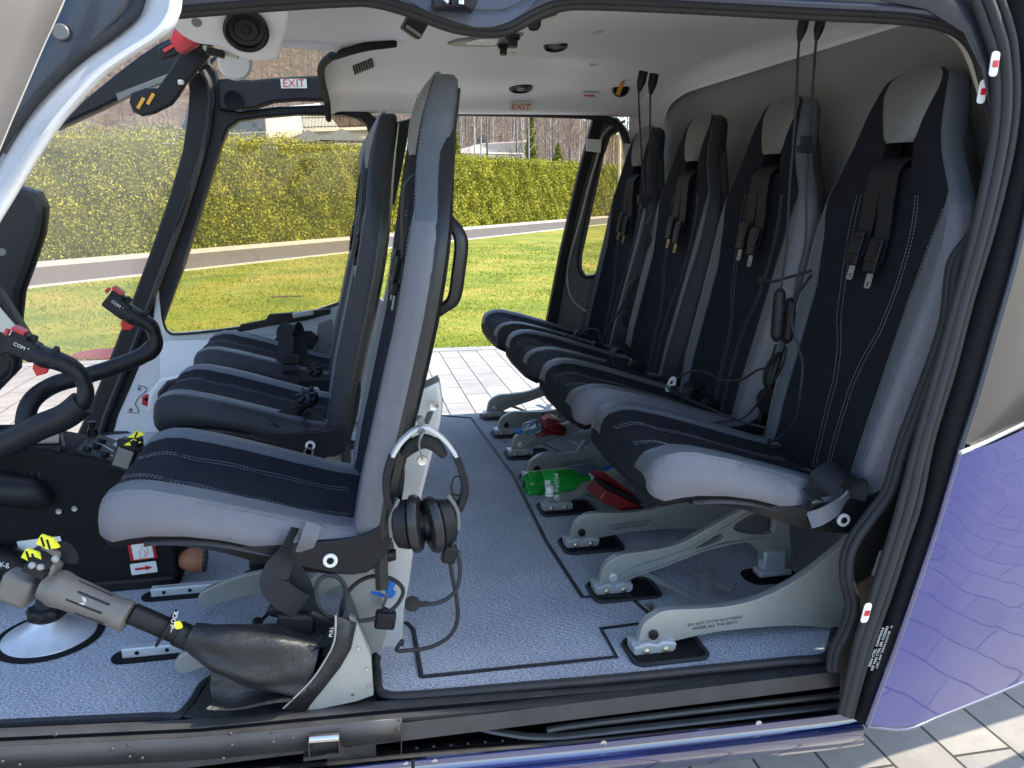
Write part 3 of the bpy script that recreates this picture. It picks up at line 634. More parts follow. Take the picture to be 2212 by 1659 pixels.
obj('panel_trim', MB().tube([r[0]+V3((0, -.003, 0)) for r in G2], .0035, n=8, sm=4), 'silver', HL)
obj('aft_window', MB().strip([A(*p, 1.122) for p in [(2212, 560), (2192, 700), (2186, 760), (2190, 810), (2212, 848)]], [A(*p, 1.27) for p in [(2500, 500), (2500, 640), (2500, 720), (2500, 780), (2500, 840)]]), 'grille', HL)
pl = MB(); ax_ = A(1905, 1440, 1.07)-A(1935, 1350, 1.07); 
for (u, v) in ((1926, 1353), (1895, 1441)): pl.lathe(A(u, v, 1.079), (0, -1, 0), [(0, .0035), (.002, .003), (.0022, .001)], 12)
dp = obj('plate_screw', pl, 'steel', jm)
axd = (A(1930, 1358, 1.08)-A(1895, 1455, 1.08)).normalized(); ayd = V3((-axd.z, 0, axd.x))
tx = MB()
for i, s_ in enumerate(('ESSAI CTRL  CONTROLE', 'REF MAS CTRL JBR CCR0003', 'REC AW 704A41610108', 'N SERIE  LJBR C000212', 'MASSE  MAX', 'CTRL MASB1C125 23/10/15')):
    tx.text(s_, A(1893+i*7.4, 1398+i*2.6, 1.0785), axd, ayd, .0062, .0004, sp=1.05)
obj('data_plate_lettering', tx, 'label', jm)
# little red-white tags on the seal
for i, (u, v, tl, Yd) in enumerate(((2148, 138, .05, 1.06), (2122, 198, .12, 1.1), (1871, 1324, .2, 1.06))):
    c = A(u, v, Yd); ax = V3((math.cos(tl), 0, math.sin(tl)*1.0)); ay = V3((-math.sin(tl)*-1, 0, math.cos(tl))) 
    mb = MB(); mb.plate([rrect(0, 0, .013, .033, .005)], c, (1, 0, 0), (tl*.8, 0, 1), .0015)
    tg = obj('door_tag', mb, 'label', HL); obj('red_square', MB().plate([rrect(.001, 0, .0085, .009, .0005)], c+V3((0, -.0012, 0)), (1, 0, 0), (tl*.8, 0, 1), .001), 'red', tg)
obj('pale_cove', MB().tube([A(u, v, 1.2) for u, v in ((2040, 66), (2075, 90), (2098, 125), (2112, 168), (2118, 205))], [.002, .006, .008, .007, .004], n=8), 'beige', HL)
obj('thin_wire', MB().tube([A(2128, 225, 1.13), A(2134, 250, 1.13), A(2138, 280, 1.13)], .0008, n=5), 'steel', HL)
obj('latch_plate', MB().box(A(1897, 1217, 1.13), (.01, .004, .045), rot=(0, 14, 0)), 'greyp', HL, bev=.001)
# black underside patch between body and ground (belly)
G = [[V3((x, 1.17+max(0, x-.8)*.35, -.10)), V3((x, 1.35+max(0, x-.8)*.3, -.2)), V3((x, 2.0, -.25)), V3((x, 2.7, -.2)), V3((x, 2.97, -.05))] for x in (-1.0, -.2, .4, 1.0, 1.4)]
obj('belly', MB().grid(G), 'blue', HL)
# upper hull: closes the cabin so light comes through the openings only
G = [[V3((x, 1.16, 1.10)), V3((x, 1.25, 1.2)), V3((x, 1.6, 1.27)), V3((x, 2.3, 1.28)), V3((x, 2.85, 1.2)), V3((x, 3.0, 1.09))] for x in (.06, .5, 1.3, 2.0)]
obj('roof_skin', MB().grid(G), 'blue', HL)
G = []
for X_, hw_, zb_, zt_ in ((1.165, .80, .06, 1.18), (1.6, .68, .08, 1.2), (2.1, .56, .08, 1.18), (2.7, .46, .14, 1.1), (3.4, .30, .36, 1.02), (4.4, .2, .5, .95), (6.5, .13, .62, .9)):
    G.append([V3((X_, 2.06+hw_*abs(math.cos(a))**.6*math.copysign(1, math.cos(a)), (zb_+zt_)/2+(zt_-zb_)/2*abs(math.sin(a))**.6*math.copysign(1, math.sin(a)))) for a in np.linspace(0, 2*math.pi, 28, endpoint=False)])
mb = MB().grid(G, wrapj=True); mb.f.append(tuple(range(28))); mb.m.append(0); obj('tail_hull', mb, 'blue', HL)
# landing skid
sk = MB(); sk.tube([V3((-1.4, .95, GZ+.14)), V3((-1.25, .95, GZ+.05)), V3((2.2, .95, GZ+.04))], .035, n=12); 
# ceiling
def zc(y, x):
    z = float(np.interp(y, [1.17, 1.3, 1.45, 1.7, 2.2, 2.5, 2.72, 2.80, 2.85, 2.88, 2.90, 2.92, 2.97], [1.055, 1.095, 1.13, 1.155, 1.17, 1.162, 1.148, 1.137, 1.118, 1.095, 1.075, 1.064, 1.062]))
    f = min(max((x-.1)/.8, 0), 1); z -= .035*(1-f*f*(3-2*f))*min(1, max(0, (y-1.2)*4))*min(1, max(.15, (2.92-y)*6))
    d = math.hypot((x-.56)/.26, (y-2.52)/.20)
    if d < 1: z += .035*(math.cos(math.pi*d)*.5+.5)
    d = math.hypot((x-.15)/.35, (y-1.75)/.16)
    if d < 1: z += .03*(math.cos(math.pi*d)*.5+.5)
    return z
def xmin(y): return float(np.interp(y, [1.17, 1.5, 1.8, 1.95, 2.02, 2.08, 2.2, 2.5, 2.97], [-.30, -.30, -.31, -.30, -.17, .02, -.03, -.04, -.03]))
ys = [1.17, 1.2, 1.25, 1.3, 1.37, 1.45, 1.55, 1.7, 1.82, 1.9, 1.95, 1.98, 2.01, 2.04, 2.07, 2.1, 2.2, 2.28, 2.36, 2.44, 2.52, 2.6, 2.66, 2.72, 2.77, 2.81, 2.84, 2.86, 2.88, 2.90, 2.915, 2.93, 2.97]
G = []
for y in ys:
    x0 = xmin(y); G.append([V3((x0+(1.03-x0)*k/40, y, zc(y, x0+(1.03-x0)*k/40)-(.015 if k == 0 else 0))) for k in range(41)])
hdl = obj('headliner', MB().grid(G), 'head', HL, sub=1)
# cove between ceiling and bulkhead
G = []
for y in np.linspace(1.17, 2.97, 30):
    z1 = zc(y, 1.03); zb = float(np.interp(y, [1.17, 1.55, 2.7, 2.85, 2.9, 2.94, 2.97], [1.05, 1.127, 1.118, 1.09, 1.04, .95, .86]))
    G.append([V3((1.03, y, z1)), V3((1.06, y, z1-.003)), V3((1.085, y, z1*.7+zb*.3)), V3((1.10, y, z1*.4+zb*.6)), V3((1.112, y, zb+.01)), V3((1.118, y, zb))])
obj('headliner_cove', MB().grid(G), 'head', HL, sub=1)
obj('bulkhead', MB().grid([[V3((1.13+.012*math.sin(y*3), y, z)) for z in np.linspace(-.02, 1.2, 14)] for y in np.linspace(1.175, 3.0, 20)]), 'bulk', HL)
mb = MB(); mb.tube([V3((.13, 1.985, zc(1.98, .13)-.004)), V3((.06, 2.03, zc(2.03, .06)-.010))]+[V3((xmin(y)-.004, y, zc(y, 0)-.018)) for y in (2.12, 2.15, 2.3, 2.5, 2.7, 2.85, 2.93, 2.97)], .010, n=8); obj('headliner_edge_seal', mb, 'blackm', HL)
# ceiling fittings
def ceil_disc(name, u, v, r, k, prof=None, z=None, mi=None):
    y = 2.0
    for _ in range(30):
        r_ = ray(u, v); t = (zc(y, 0 if _ == 0 else xx_)-HC)/r_[2]; xx_ = r_[0]*t; y = y*.5+.5*r_[1]*t
    p = V3((xx_, y, zc(y, xx_))); return p
def vent(u, v, r):
    p = ceil_disc('', u, v, r, ''); nrm = V3((0, -.25, -1)).normalized(); mb = MB(); mb.lathe(p+nrm*.002, nrm, [(0, r*1.15), (.004, r*1.12), (.006, r), (.003, r*.86), (-.004, r*.8), (-.004, 0)], 28)
    a = obj('air_vent', mb, 'black', hdl); b = MB(); b.box(p+nrm*.004, (r*1.5, .003, r*.25)); b.lathe(p+nrm*.003, nrm, [(0, r*.55), (.004, r*.4), (.004, 0)], 16); obj('vent_flap', b, 'greyp', a); return p
vent(1125, 189, .034); vent(1200, 97, .026); vent(1745, 40, .02) if 0 else None
for u, v, r in ((1290, 67, .012), (1105, 114, .011), (1283, 138, .012), (1412, 172, .008)):
    p = ceil_disc('', u, v, r, ''); obj('trim_plug', MB().lathe(p+V3((0, 0, -.001)), (0, -.1, -1), [(0, r*1.1), (.0025, r), (.003, 0)], 20), 'beige', hdl)
# slotted air grille
mb = MB()
for i in range(8):
    p = ceil_disc('', 765+i*5.4, 151-i*2.2, 0, ''); a = ceil_disc('', 763.5+i*5.4, 141-i*2.2, 0, ''); b = ceil_disc('', 767.5+i*5.4, 159-i*2.2, 0, ''); mb.tube([a-V3((0, 0, .001)), b-V3((0, 0, .001))], .0028, n=8, sm=1)
obj('air_slot', mb, 'blackm', hdl)
def sticker(u0, v0, u1, v1, Y, txt, bgk, ink, size, par, tilt=.0, th=.001, arrow=False, z=None):
    a, b = A(u0, v1, Y), A(u1, v0, Y); c = (a+b)/2; w_, h_ = b.x-a.x, b.z-a.z; 
    ax = V3((1, 0, tilt)); ay = V3((-tilt, -.05, 1)); st = obj('sign', MB().plate([rrect(0, 0, w_, h_, .002, 2)], c, ax, ay, th), bgk, par)
    mb = MB()
    if arrow: mb.plate([[(-w_*.33, -h_*.09), (w_*.08, -h_*.09), (w_*.08, -h_*.22), (w_*.34, 0), (w_*.08, h_*.22), (w_*.08, h_*.09), (-w_*.33, h_*.09)]], c+V3((0, -th, 0)), ax, ay, .0008)
    else: mb.text(txt, c+V3((0, -th, 0)), ax, ay, size, .0008)
    obj('sign_lettering', mb, ink, st); return st
def ceil_sign(u0, v0, u1, v1, Y0, Y1, txt, bgk, ink, arrow=False):
    q = [A(u, v, y_) for u, v, y_ in ((u0, v1, Y1), (u1, v1, Y1), (u1, v0, Y0), (u0, v0, Y0))]; c = sum(q, V3())/4+V3((0, -.003, -.003)); ax = V3((q[1].x-q[0].x, 0, 0)); ay = (q[3]-q[0]+q[2]-q[1])/2; ay.x = 0; w_, h_ = ax.length, ay.length
    nz = ax.cross(ay).normalized(); nz = nz if nz.z < 0 else -nz
    st = obj('sign', MB().plate([rrect(0, 0, w_, h_, .001, 2)], c, ax, ay, .001), bgk, HL); mb = MB()
    if arrow: mb.plate([[(-w_*.33, -h_*.09), (w_*.08, -h_*.09), (w_*.08, -h_*.24), (w_*.34, 0), (w_*.08, h_*.24), (w_*.08, h_*.09), (-w_*.33, h_*.09)]], c+nz*.0012, ax, ay, .0008)
    else:
        t_ = MB().text(txt, (0, 0, 0), (1, 0, 0), (0, 1, 0), 1, .001); xs_ = [p[0] for p in t_.v]; ys_ = [p[1] for p in t_.v]; sx, sy = w_*.78/(max(xs_)-min(xs_)), h_*.66/(max(ys_)-min(ys_)); mx_, my_ = (max(xs_)+min(xs_))/2, (max(ys_)+min(ys_))/2
        a1 = ax.normalized(); b1 = (ay-a1*ay.dot(a1)).normalized(); mb.add([c+nz*.0012+a1*(p[0]-mx_)*sx+b1*(p[1]-my_)*sy+nz*p[2]*.5 for p in t_.v], t_.f)
    obj('sign_lettering', mb, ink, st)
ceil_sign(1100, 219, 1151, 237, 2.872, 2.900, 'EXIT', 'exitbg', 'redink'); ceil_sign(1254, 198, 1292, 211, 2.822, 2.855, '', 'label', 'redink', True)
# amber handle recess
p = A(1340, 188, ceil_disc('', 1340, 192, 0, '').y-.01); mb = MB().lathe(p, (-.2, -1, -.75), [(.012, .032), (.014, .028), (.004, .026), (.0, .0)], 24); a = obj('lamp_recess', mb, 'beige', HL)
obj('lamp_well', MB().lathe(p+V3((-.002, -.012, -.010)), (-.2, -1, -.75), [(0, .026), (.001, .0)], 24), 'black', a); obj('orange_pull', MB().ribbon([A(1346, 176, 2.71), A(1340, 190, 2.70), A(1334, 205, 2.70)], (1, 0, .2), .013, .004), 'orange', a)
# overhead switch plates
def cplate(pts, z, k, name, th=.006):
    q = [Zp(u, v, z) for u, v in pts]; mb = MB().plate([[(p.x, p.y) for p in q]], (0, 0, z), (1, 0, 0), (0, 1, 0), th, .001); return obj(name, mb, k, HL)
a = cplate([(968, 93), (990, 86), (1090, 75), (1130, 73), (1112, 91), (1060, 98), (985, 97)], 1.09, 'greyp', 'overhead_panel')
obj('reading_light', MB().plate([[(p.x, p.y) for p in [Zp(u, v, 1.086) for u, v in ((1006, 93), (1035, 86), (1076, 85), (1068, 95))]]], (0, 0, 1.085), (1, 0, 0), (0, 1, 0), .004), 'label', a)
mb = MB()
for u, v, r in ((1107, 78, .014), (1087, 96, .011)): p = Zp(u, v, 1.087); mb.lathe(p, (0, -.1, -1), [(0, r), (.006, r), (.008, r*.7), (.02, r*.65), (.02, 0)], 18)
obj('rotary_knob', mb, 'black', a)
mb = MB(); p = A(1153, 43, 1.35); mb.lathe(p, (0, -.2, -1), [(0, .012), (.008, .011), (.014, .008), (.014, 0)], 16); mb.box(p+V3((.015, 0, .006)), (.05, .03, .006), rot=(0, -18, 0)); obj('overhead_lamp', mb, 'black', HL)
mb = MB(); mb.box(A(895, 55, 1.3), (.03, .03, .028), rot=(10, 30, 10)); obj('map_lamp', mb, 'black', HL, bev=.003); obj('lamp_bezel', MB().box(A(892, 68, 1.29), (.026, .026, .004), rot=(10, 30, 10)), 'greyp', HL)
# front overhead panel with big vent
fo = obj('front_ceiling_panel', MB().plate([sm2([(-.10, .05), (.06, .06), (.052, -.03), (.035, -.048), (.0, -.046), (-.03, -.025), (-.07, -.018), (-.095, .01)], 5)], A(520, 62, 1.42)+V3((.0, 0, 0)), (1, 0, 0), (0, -.72, .69), .016, .005), 'white', HL)
p = A(532, 63, 1.405); nn = V3((.02, -.75, -.62)).normalized(); mb = MB().lathe(p, nn, [(0, .033), (.008, .034), (.011, .03), (.008, .027), (.002, .026), (.0, .02), (.003, .017), (.002, .008), (.006, .004), (.006, 0)], 32); obj('cabin_vent', mb, 'black', fo, ang=25)
obj('trim_plug', MB().lathe(A(425, 47, 1.405), nn, [(0, .008), (.002, .0075), (.002, 0)], 16), 'greyp', fo)
obj('mirror_visor', MB().lathe(A(508, 135, 1.95), (0, -1, -.25), [(0, .034), (.006, .036), (.012, .03), (.012, 0)], 24), 'white', HL)
mb = MB(); mb.box(A(478, 113, 1.7), (.06, .03, .006), rot=(0, 12, 0)); obj('card_slot', mb, 'beige', HL); obj('slot_slats', MB().box(A(466, 114, 1.68), (.03, .02, .012), rot=(0, 12, 0)), 'black', HL)
# latch mechanism in the bump above the door
rc = obj('latch_recess', MB().plate([sm2([(-.10, .05), (-.07, .02), (0, -.0), (.05, .012), (.08, .05), (0, .07)], 5)], A(1030, 58, 1.10), (1, 0, 0), (0, .1, 1), .004), 'navy', HL)
mb = MB(); mb.box(A(990, 6, 1.085), (.03, .02, .014)); mb.box(A(1012, 2, 1.08), (.02, .02, .02), rot=(0, 30, 0)); mb.box(A(955, 8, 1.085), (.024, .02, .012), rot=(0, -10, 0)); obj('latch_lever', mb, 'black', HL, bev=.002)
mb = MB().cyl(A(996, 10, 1.07), A(996, 2, 1.07), .004).cyl(A(962, 6, 1.07), A(966, 0, 1.07), .004); obj('latch_bolt', mb, 'steel', HL)

# ---- far side: door frames, pillars, panes
ap = MB(); pxplate(ap, [[(412, 152), (428, 140), (446, 140), (466, 158), (474, 190), (474, 240), (520, 246), (600, 237), (700, 233), (745, 236), (790, 246), (812, 262), (820, 300), (806, 300), (795, 268), (780, 254), (740, 245), (640, 244), (560, 251), (515, 258), (490, 276), (478, 306), (462, 356), (430, 462), (392, 580), (356, 676), (346, 700), (330, 742), (290, 842), (262, 905), (250, 948), (168, 952), (205, 872), (244, 778), (285, 672), (330, 552), (372, 432), (402, 330), (414, 250), (417, 200)]], 2.95, .05, .008)
pil = obj('windshield_pillar', ap, 'black', HL)
mb = MB(); mb.tube([A(u, v, 2.905) for u, v in ((436, 150), (452, 180), (455, 230), (440, 320), (400, 450), (345, 600), (285, 760), (232, 890), (215, 945))], .02, n=8, flat=.5); obj('pillar_rib', mb, 'rubber', pil)
mb = MB(); mb.tube([A(u, v, 2.87) for u, v in ((411, 395), (396, 450), (373, 505))], [.006, .013, .004], n=8, flat=.6); obj('pillar_grip', mb, 'black', pil)
mb = MB()
for i in range(5): mb.tube([A(425+i*7, 135+i*1.5, 2.88), A(450+i*5, 128-i*4+8, 2.88)], .004, n=5, sm=1)
obj('hinge_bellow', mb, 'rubber', pil)
pxplate(mb := MB(), [[(478, 178), (500, 176), (545, 180), (600, 175), (722, 168), (735, 190), (738, 214), (640, 213), (590, 217), (545, 232), (482, 232)]], 2.90, .05, .008)
db = obj('door_top_bar', mb, 'black', HL); mb = MB().lathe(A(505, 216, 2.865), (0, -1, -.2), [(0, .03), (.006, .03), (.004, .025), (-.002, .0)], 20); obj('bar_vent', mb, 'blackm', db)
sticker(607, 171, 662, 190, 2.865, 'EXIT', 'exitbg', 'red', .034, HL, tilt=.03)
pxplate(mb := MB(), [[(160, 257), (194, 222), (255, 172), (312, 128), (352, 102), (392, 84), (440, 108), (446, 138), (428, 144), (385, 156), (300, 190), (215, 232)]], 2.80, .06, .01); obj('windshield_header', mb, 'black', HL)
pxplate(mb := MB(), [[(255, 205), (390, 153), (425, 145), (425, 155), (392, 163), (300, 197), (258, 216)]], 2.76, .02, .004); obj('header_trim', mb, 'greyp', HL)
# panes
pxplate(mb := MB(), [[(-420, 1080), (170, 950), (290, 672), (372, 432), (410, 300), (420, 170), (428, 140), (160, 255), (-420, 420)]], 2.94, .003); obj('windshield', mb, 'windshield', HL, smooth=False)
pxplate(mb := MB(), [[(352, 715), (365, 722), (560, 705), (745, 655), (800, 630), (812, 262), (745, 240), (560, 246), (490, 272), (430, 462), (356, 676)]], 2.955, .003); obj('front_door_pane', mb, 'glass', HL, smooth=False)
pxplate(mb := MB(), [[(446, 100), (760, 90), (735, 180), (500, 180), (478, 180), (446, 140)]], 2.93, .003); obj('upper_pane', mb, 'glass', HL, smooth=False)
# right front door, inside
pxplate(mb := MB(), [[(342, 640), (347, 690), (352, 712), (372, 724), (470, 716), (560, 703), (650, 683), (735, 656), (800, 630), (880, 700), (880, 1000), (600, 985), (248, 948), (262, 896), (286, 842), (312, 780), (330, 735), (338, 690)]], 2.94, .05, .006)
fd = obj('right_front_door', mb, 'white', HL)
obj('window_seal', MB().tube([A(u, v, 2.91) for u, v in ((476, 306), (460, 356), (428, 462), (392, 576), (357, 680), (355, 702), (364, 717), (384, 722), (470, 714), (560, 701), (650, 682), (740, 652))], .0045, n=8), 'rubber', fd)
G = []
for i in range(9):
    f = i/8; G.append([A(345+f*420+0*j, 735+14*math.sin(f*3)+j*22-f*40, 2.90-.05*math.sin(math.pi*j/7)*math.sin(math.pi*min(1, f*1.1+.1))) for j in range(8)])
obj('door_bulge', MB().grid(G), 'white', fd, sub=1)
pxplate(mb := MB(), [[(513, 716), (522, 702), (575, 692), (583, 680), (640, 676), (712, 668), (712, 676), (660, 690), (580, 702)]], 2.86, .02, .003); obj('door_handle', mb, 'black', fd)
sticker(682, 668, 714, 681, 2.855, 'PULL UP\nTO OPEN', 'label', 'redink', .011, fd, tilt=.05); obj('lever', MB().box(A(655, 678, 2.85), (.07, .02, .018), rot=(0, -8, 0)), 'alu', fd, bev=.003)
pxplate(mb := MB(), [sm2([(0, 0)]*0) or [(585, 742), (600, 728), (640, 717), (672, 716), (686, 728), (676, 752), (655, 760), (600, 762)]], 2.85, .01, .002); obj('door_pocket', mb, 'black', fd)
pxplate(mb := MB(), [[(688, 700), (716, 690), (722, 730), (700, 765), (682, 760)]], 2.86, .01, .002); obj('door_pocket', mb, 'greyp', fd)
for u, v in ((300, 840), (282, 885)): obj('trim_screw', MB().lathe(A(u, v, 2.912), (0, -1, 0), [(0, .006), (.002, .004), (.002, 0)], 12), 'greyp', fd)
obj('trim_seam', MB().tube([A(u, v, 2.913) for u, v in ((297, 832), (316, 838), (312, 848), (300, 858), (292, 872), (298, 884), (296, 892), (275, 890))], .0015, n=5), 'greyp', fd)
T = thing('emergency_lever', 'red lever with a hole beside the white right door sill', 'lever', A(322, 868, 2.75)); pxplate(mb := MB(), [[(309, 858), (317, 853), (336, 866), (336, 877), (326, 879), (309, 872)]], 2.75, .012, .003); obj('handle', mb, 'red', T); obj('hole', MB().cyl(A(316, 863, 2.741), A(316, 863, 2.738), .006), 'blackm', T)
T = thing('map_pouch', 'white and black rounded pouch under the middle front cushion', 'pouch', A(355, 850, 2.6)); pxplate(mb := MB(), [sm2([(0, 0)]*0) or [(330, 880), (333, 850), (352, 826), (392, 818), (392, 850), (345, 885)]], 2.6, .05, .012); obj('shell', mb, 'white', T); pxplate(mb := MB(), [[(345, 878), (348, 848), (364, 828), (394, 820), (394, 855)]], 2.565, .03, .008); obj('lining', mb, 'black', T)
# floor edge trim of the nose
obj('nose_floor_edge', MB().tube([V3((p.x, p.y, .003)) for p in far[2:]], .007, n=8, sm=3), 'rubber', HL)
# B pillar far side (seen between the seat backs)
pxplate(mb := MB(), [[(858, 268), (884, 262), (866, 360), (850, 440), (838, 430), (848, 350)]], 2.95, .04, .004); obj('centre_pillar', mb, 'black', HL); pxplate(mb := MB(), [[(849, 276), (858, 274), (840, 420), (832, 420)]], 2.93, .03, .004); obj('pillar_trim', mb, 'beige', HL)
# big sliding door opening on the far side
obj('far_door_seal', MB().tube([A(u, v, 2.955) for u, v in ((740, 240), (772, 250), (806, 268), (850, 272), (892, 262), (905, 243), (975, 242), (1100, 244), (1200, 247), (1270, 250), (1310, 258), (1336, 272), (1352, 300), (1360, 350), (1356, 420), (1345, 480))], .013, n=10, sm=5), 'rubber', HL)
sd = obj('right_sliding_door', pxplate(MB(), [[(1284, 254), (1330, 258), (1356, 290), (1372, 360), (1360, 620), (1340, 730), (1180, 716), (1212, 552), (1250, 385)], [(1342, 276), (1314, 294), (1298, 340), (1289, 385), (1268, 480), (1252, 553), (1252, 580), (1262, 597), (1285, 596), (1320, 560), (1352, 420), (1356, 340)]], 3.0, .04, .006), 'greyp', HL)
obj('door_edge', pxplate(MB(), [[(1283, 254), (1302, 254), (1262, 382), (1238, 480), (1222, 560), (1198, 716), (1178, 716), (1210, 552), (1248, 385)]], 2.965, .03, .005), 'black', sd)
obj('window_rim', MB().tube([A(u, v, 2.972) for u, v in ((1345, 274), (1314, 292), (1298, 338), (1286, 385), (1266, 470), (1250, 550), (1251, 583), (1266, 599), (1290, 594))], .005, n=8), 'rubber', sd)
obj('window_bezel', MB().tube([A(u, v, 2.966) for u, v in ((1350, 262), (1322, 272), (1299, 296), (1288, 345), (1272, 400), (1252, 478), (1232, 548), (1224, 595), (1232, 640), (1258, 668), (1290, 676))], .009, n=8, flat=.6), 'beige', sd)
obj('side_pane', pxplate(MB(), [[(1345, 272), (1310, 292), (1286, 385), (1250, 550), (1254, 598), (1290, 598), (1330, 560), (1360, 340)]], 3.005, .003), 'glass', sd, smooth=False)
for u, v, w_ in ((1284, 315, 28), (1359, 325, 14)): obj('white_tape', pxplate(MB(), [[(u-w_/2-1, v-14), (u+w_/2, v-12), (u+w_/2-2, v+14), (u-w_/2-3, v+10)]], 2.93, .008, .002), 'label', sd)
obj('rear_side_wall', MB().add([V3((.93, 2.985, .80)), V3((1.14, 2.985, 1.0)), V3((1.14, 2.985, -.02)), V3((.74, 2.985, -.02)), V3((.78, 2.985, .3)), V3((.90, 2.985, .6))], [(0, 1, 2, 3, 4, 5)]), 'greyp', HL, smooth=False) if 0 else None
obj('rear_corner_trim', MB().grid([[V3((1.02, 2.97, z)), V3((1.06, 2.965, z)), V3((1.10, 2.94, z)), V3((1.118, 2.90, z))] for z in np.linspace(.0, 1.1, 8)]), 'head', HL)

# ---- left front door, open towards us
rE = [(398, -80), (394, 0), (388, 34), (367, 70), (302, 113), (240, 154), (187, 207), (140, 262), (83, 345), (33, 428), (-10, 500), (-80, 640), (-150, 800), (-190, 960)]
lE = [(325, -80), (303, 0), (287, 33), (233, 78), (167, 124), (100, 188), (33, 268), (-5, 325), (-60, 420), (-120, 520), (-160, 600), (-220, 700), (-290, 850), (-330, 1000)]
G = []
for a, b in zip(cat([(p[0], p[1], 0) for p in rE], 4), cat([(p[0], p[1], 0) for p in lE], 4)):
    row = []
    for f, dy in ((0, .045), (.01, .02), (.06, .004), (.16, 0), (.3, .0), (.42, .012), (.55, .02), (.8, .03), (1, .035)): row.append(A(a.x+(b.x-a.x)*f, a.y+(b.y-a.y)*f, .80+dy))
    G.append(row)
ld = obj('left_front_door', MB().grid(G), 'white', HL, ang=60)
obj('door_rubber', MB().tube([A(u, v, .825) for u, v in lE], .0045, n=10, sm=5), 'rubber', ld)
l2 = [(150, -60), (132, 0), (110, 50), (85, 105), (55, 175), (25, 245), (0, 305), (-40, 400)]
obj('door_inner_panel', MB().strip([A(u, v, .84) for u, v in lE[:8]], [A(u, v, .84) for u, v in l2], sub=4), 'navy', ld, solid=.004)
obj('door_rib', MB().tube([A(u, v, .83) for u, v in ((290, 20), (215, 95), (130, 165), (62, 240), (10, 330))], .003, n=8), 'navy', ld)
obj('edge_strip', MB().tube([A(u, v, .80) for u, v in l2], .0028, n=8), 'beige', ld)
obj('door_outer_skin', MB().strip([A(u, v, .79) for u, v in l2], [A(u-230, v, .70) for u, v in l2], sub=3), 'doorskin', ld, solid=.004)
obj('drain_plug', MB().lathe(A(131, 69, .833), (0, -1, 0), [(0, .007), (.0012, .006), (.0012, 0)], 16), 'greyp', ld)

# ================================================================== SEATS
def interp_rows(rows, zs):
    R_ = np.array(rows, float); out = []
    P = cat([tuple(r[:3]) for r in rows], 10); Q = cat([tuple(r[2:5]) for r in rows], 10)
    return R_, out
BR = [(.245, .222, .178, .020, .026), (.30, .230, .186, .020, .026), (.38, .244, .194, .021, .026), (.46, .262, .198, .023, .024), (.55, .281, .203, .027, .021), (.64, .299, .208, .031, .016), (.72, .311, .208, .035, .012), (.775, .317, .196, .039, .009), (.82, .321, .170, .042, .007), (.86, .325, .142, .044, .006), (.90, .331, .124, .045, .005), (.94, .339, .113, .044, .004), (.975, .348, .103, .042, .001), (.998, .356, .088, .036, 0), (1.008, .362, .066, .026, 0)]
BA = np.array(BR)
def brow(z): 
    return [float(np.interp(z, BA[:, 0], BA[:, k])) for k in range(1, 5)]
def smooth_brow(z):
    o = np.zeros(4)
    for d, w_ in ((-.025, .25), (0, .5), (.025, .25)):
        zz = min(max(z+d, .245), 1.008) if .27 < z < .985 else z
        o += np.array(brow(zz))*w_
    return o
def fx(s, b):  # front surface offset in x
    a = abs(s); return float(np.interp(a, [0, .3, .5, .62, .72, .84, .93, 1.0], [.012, .009, .002, -.25*b, -.75*b, -1.0*b, -.85*b, -.05*b+.004]))
def bpt(s, z, lift=0):
    xf, hw, th, b = smooth_brow(z); return V3((xf+fx(s, b)-lift, s*hw*.985, z))
HZ0, HZ1 = .842, .888
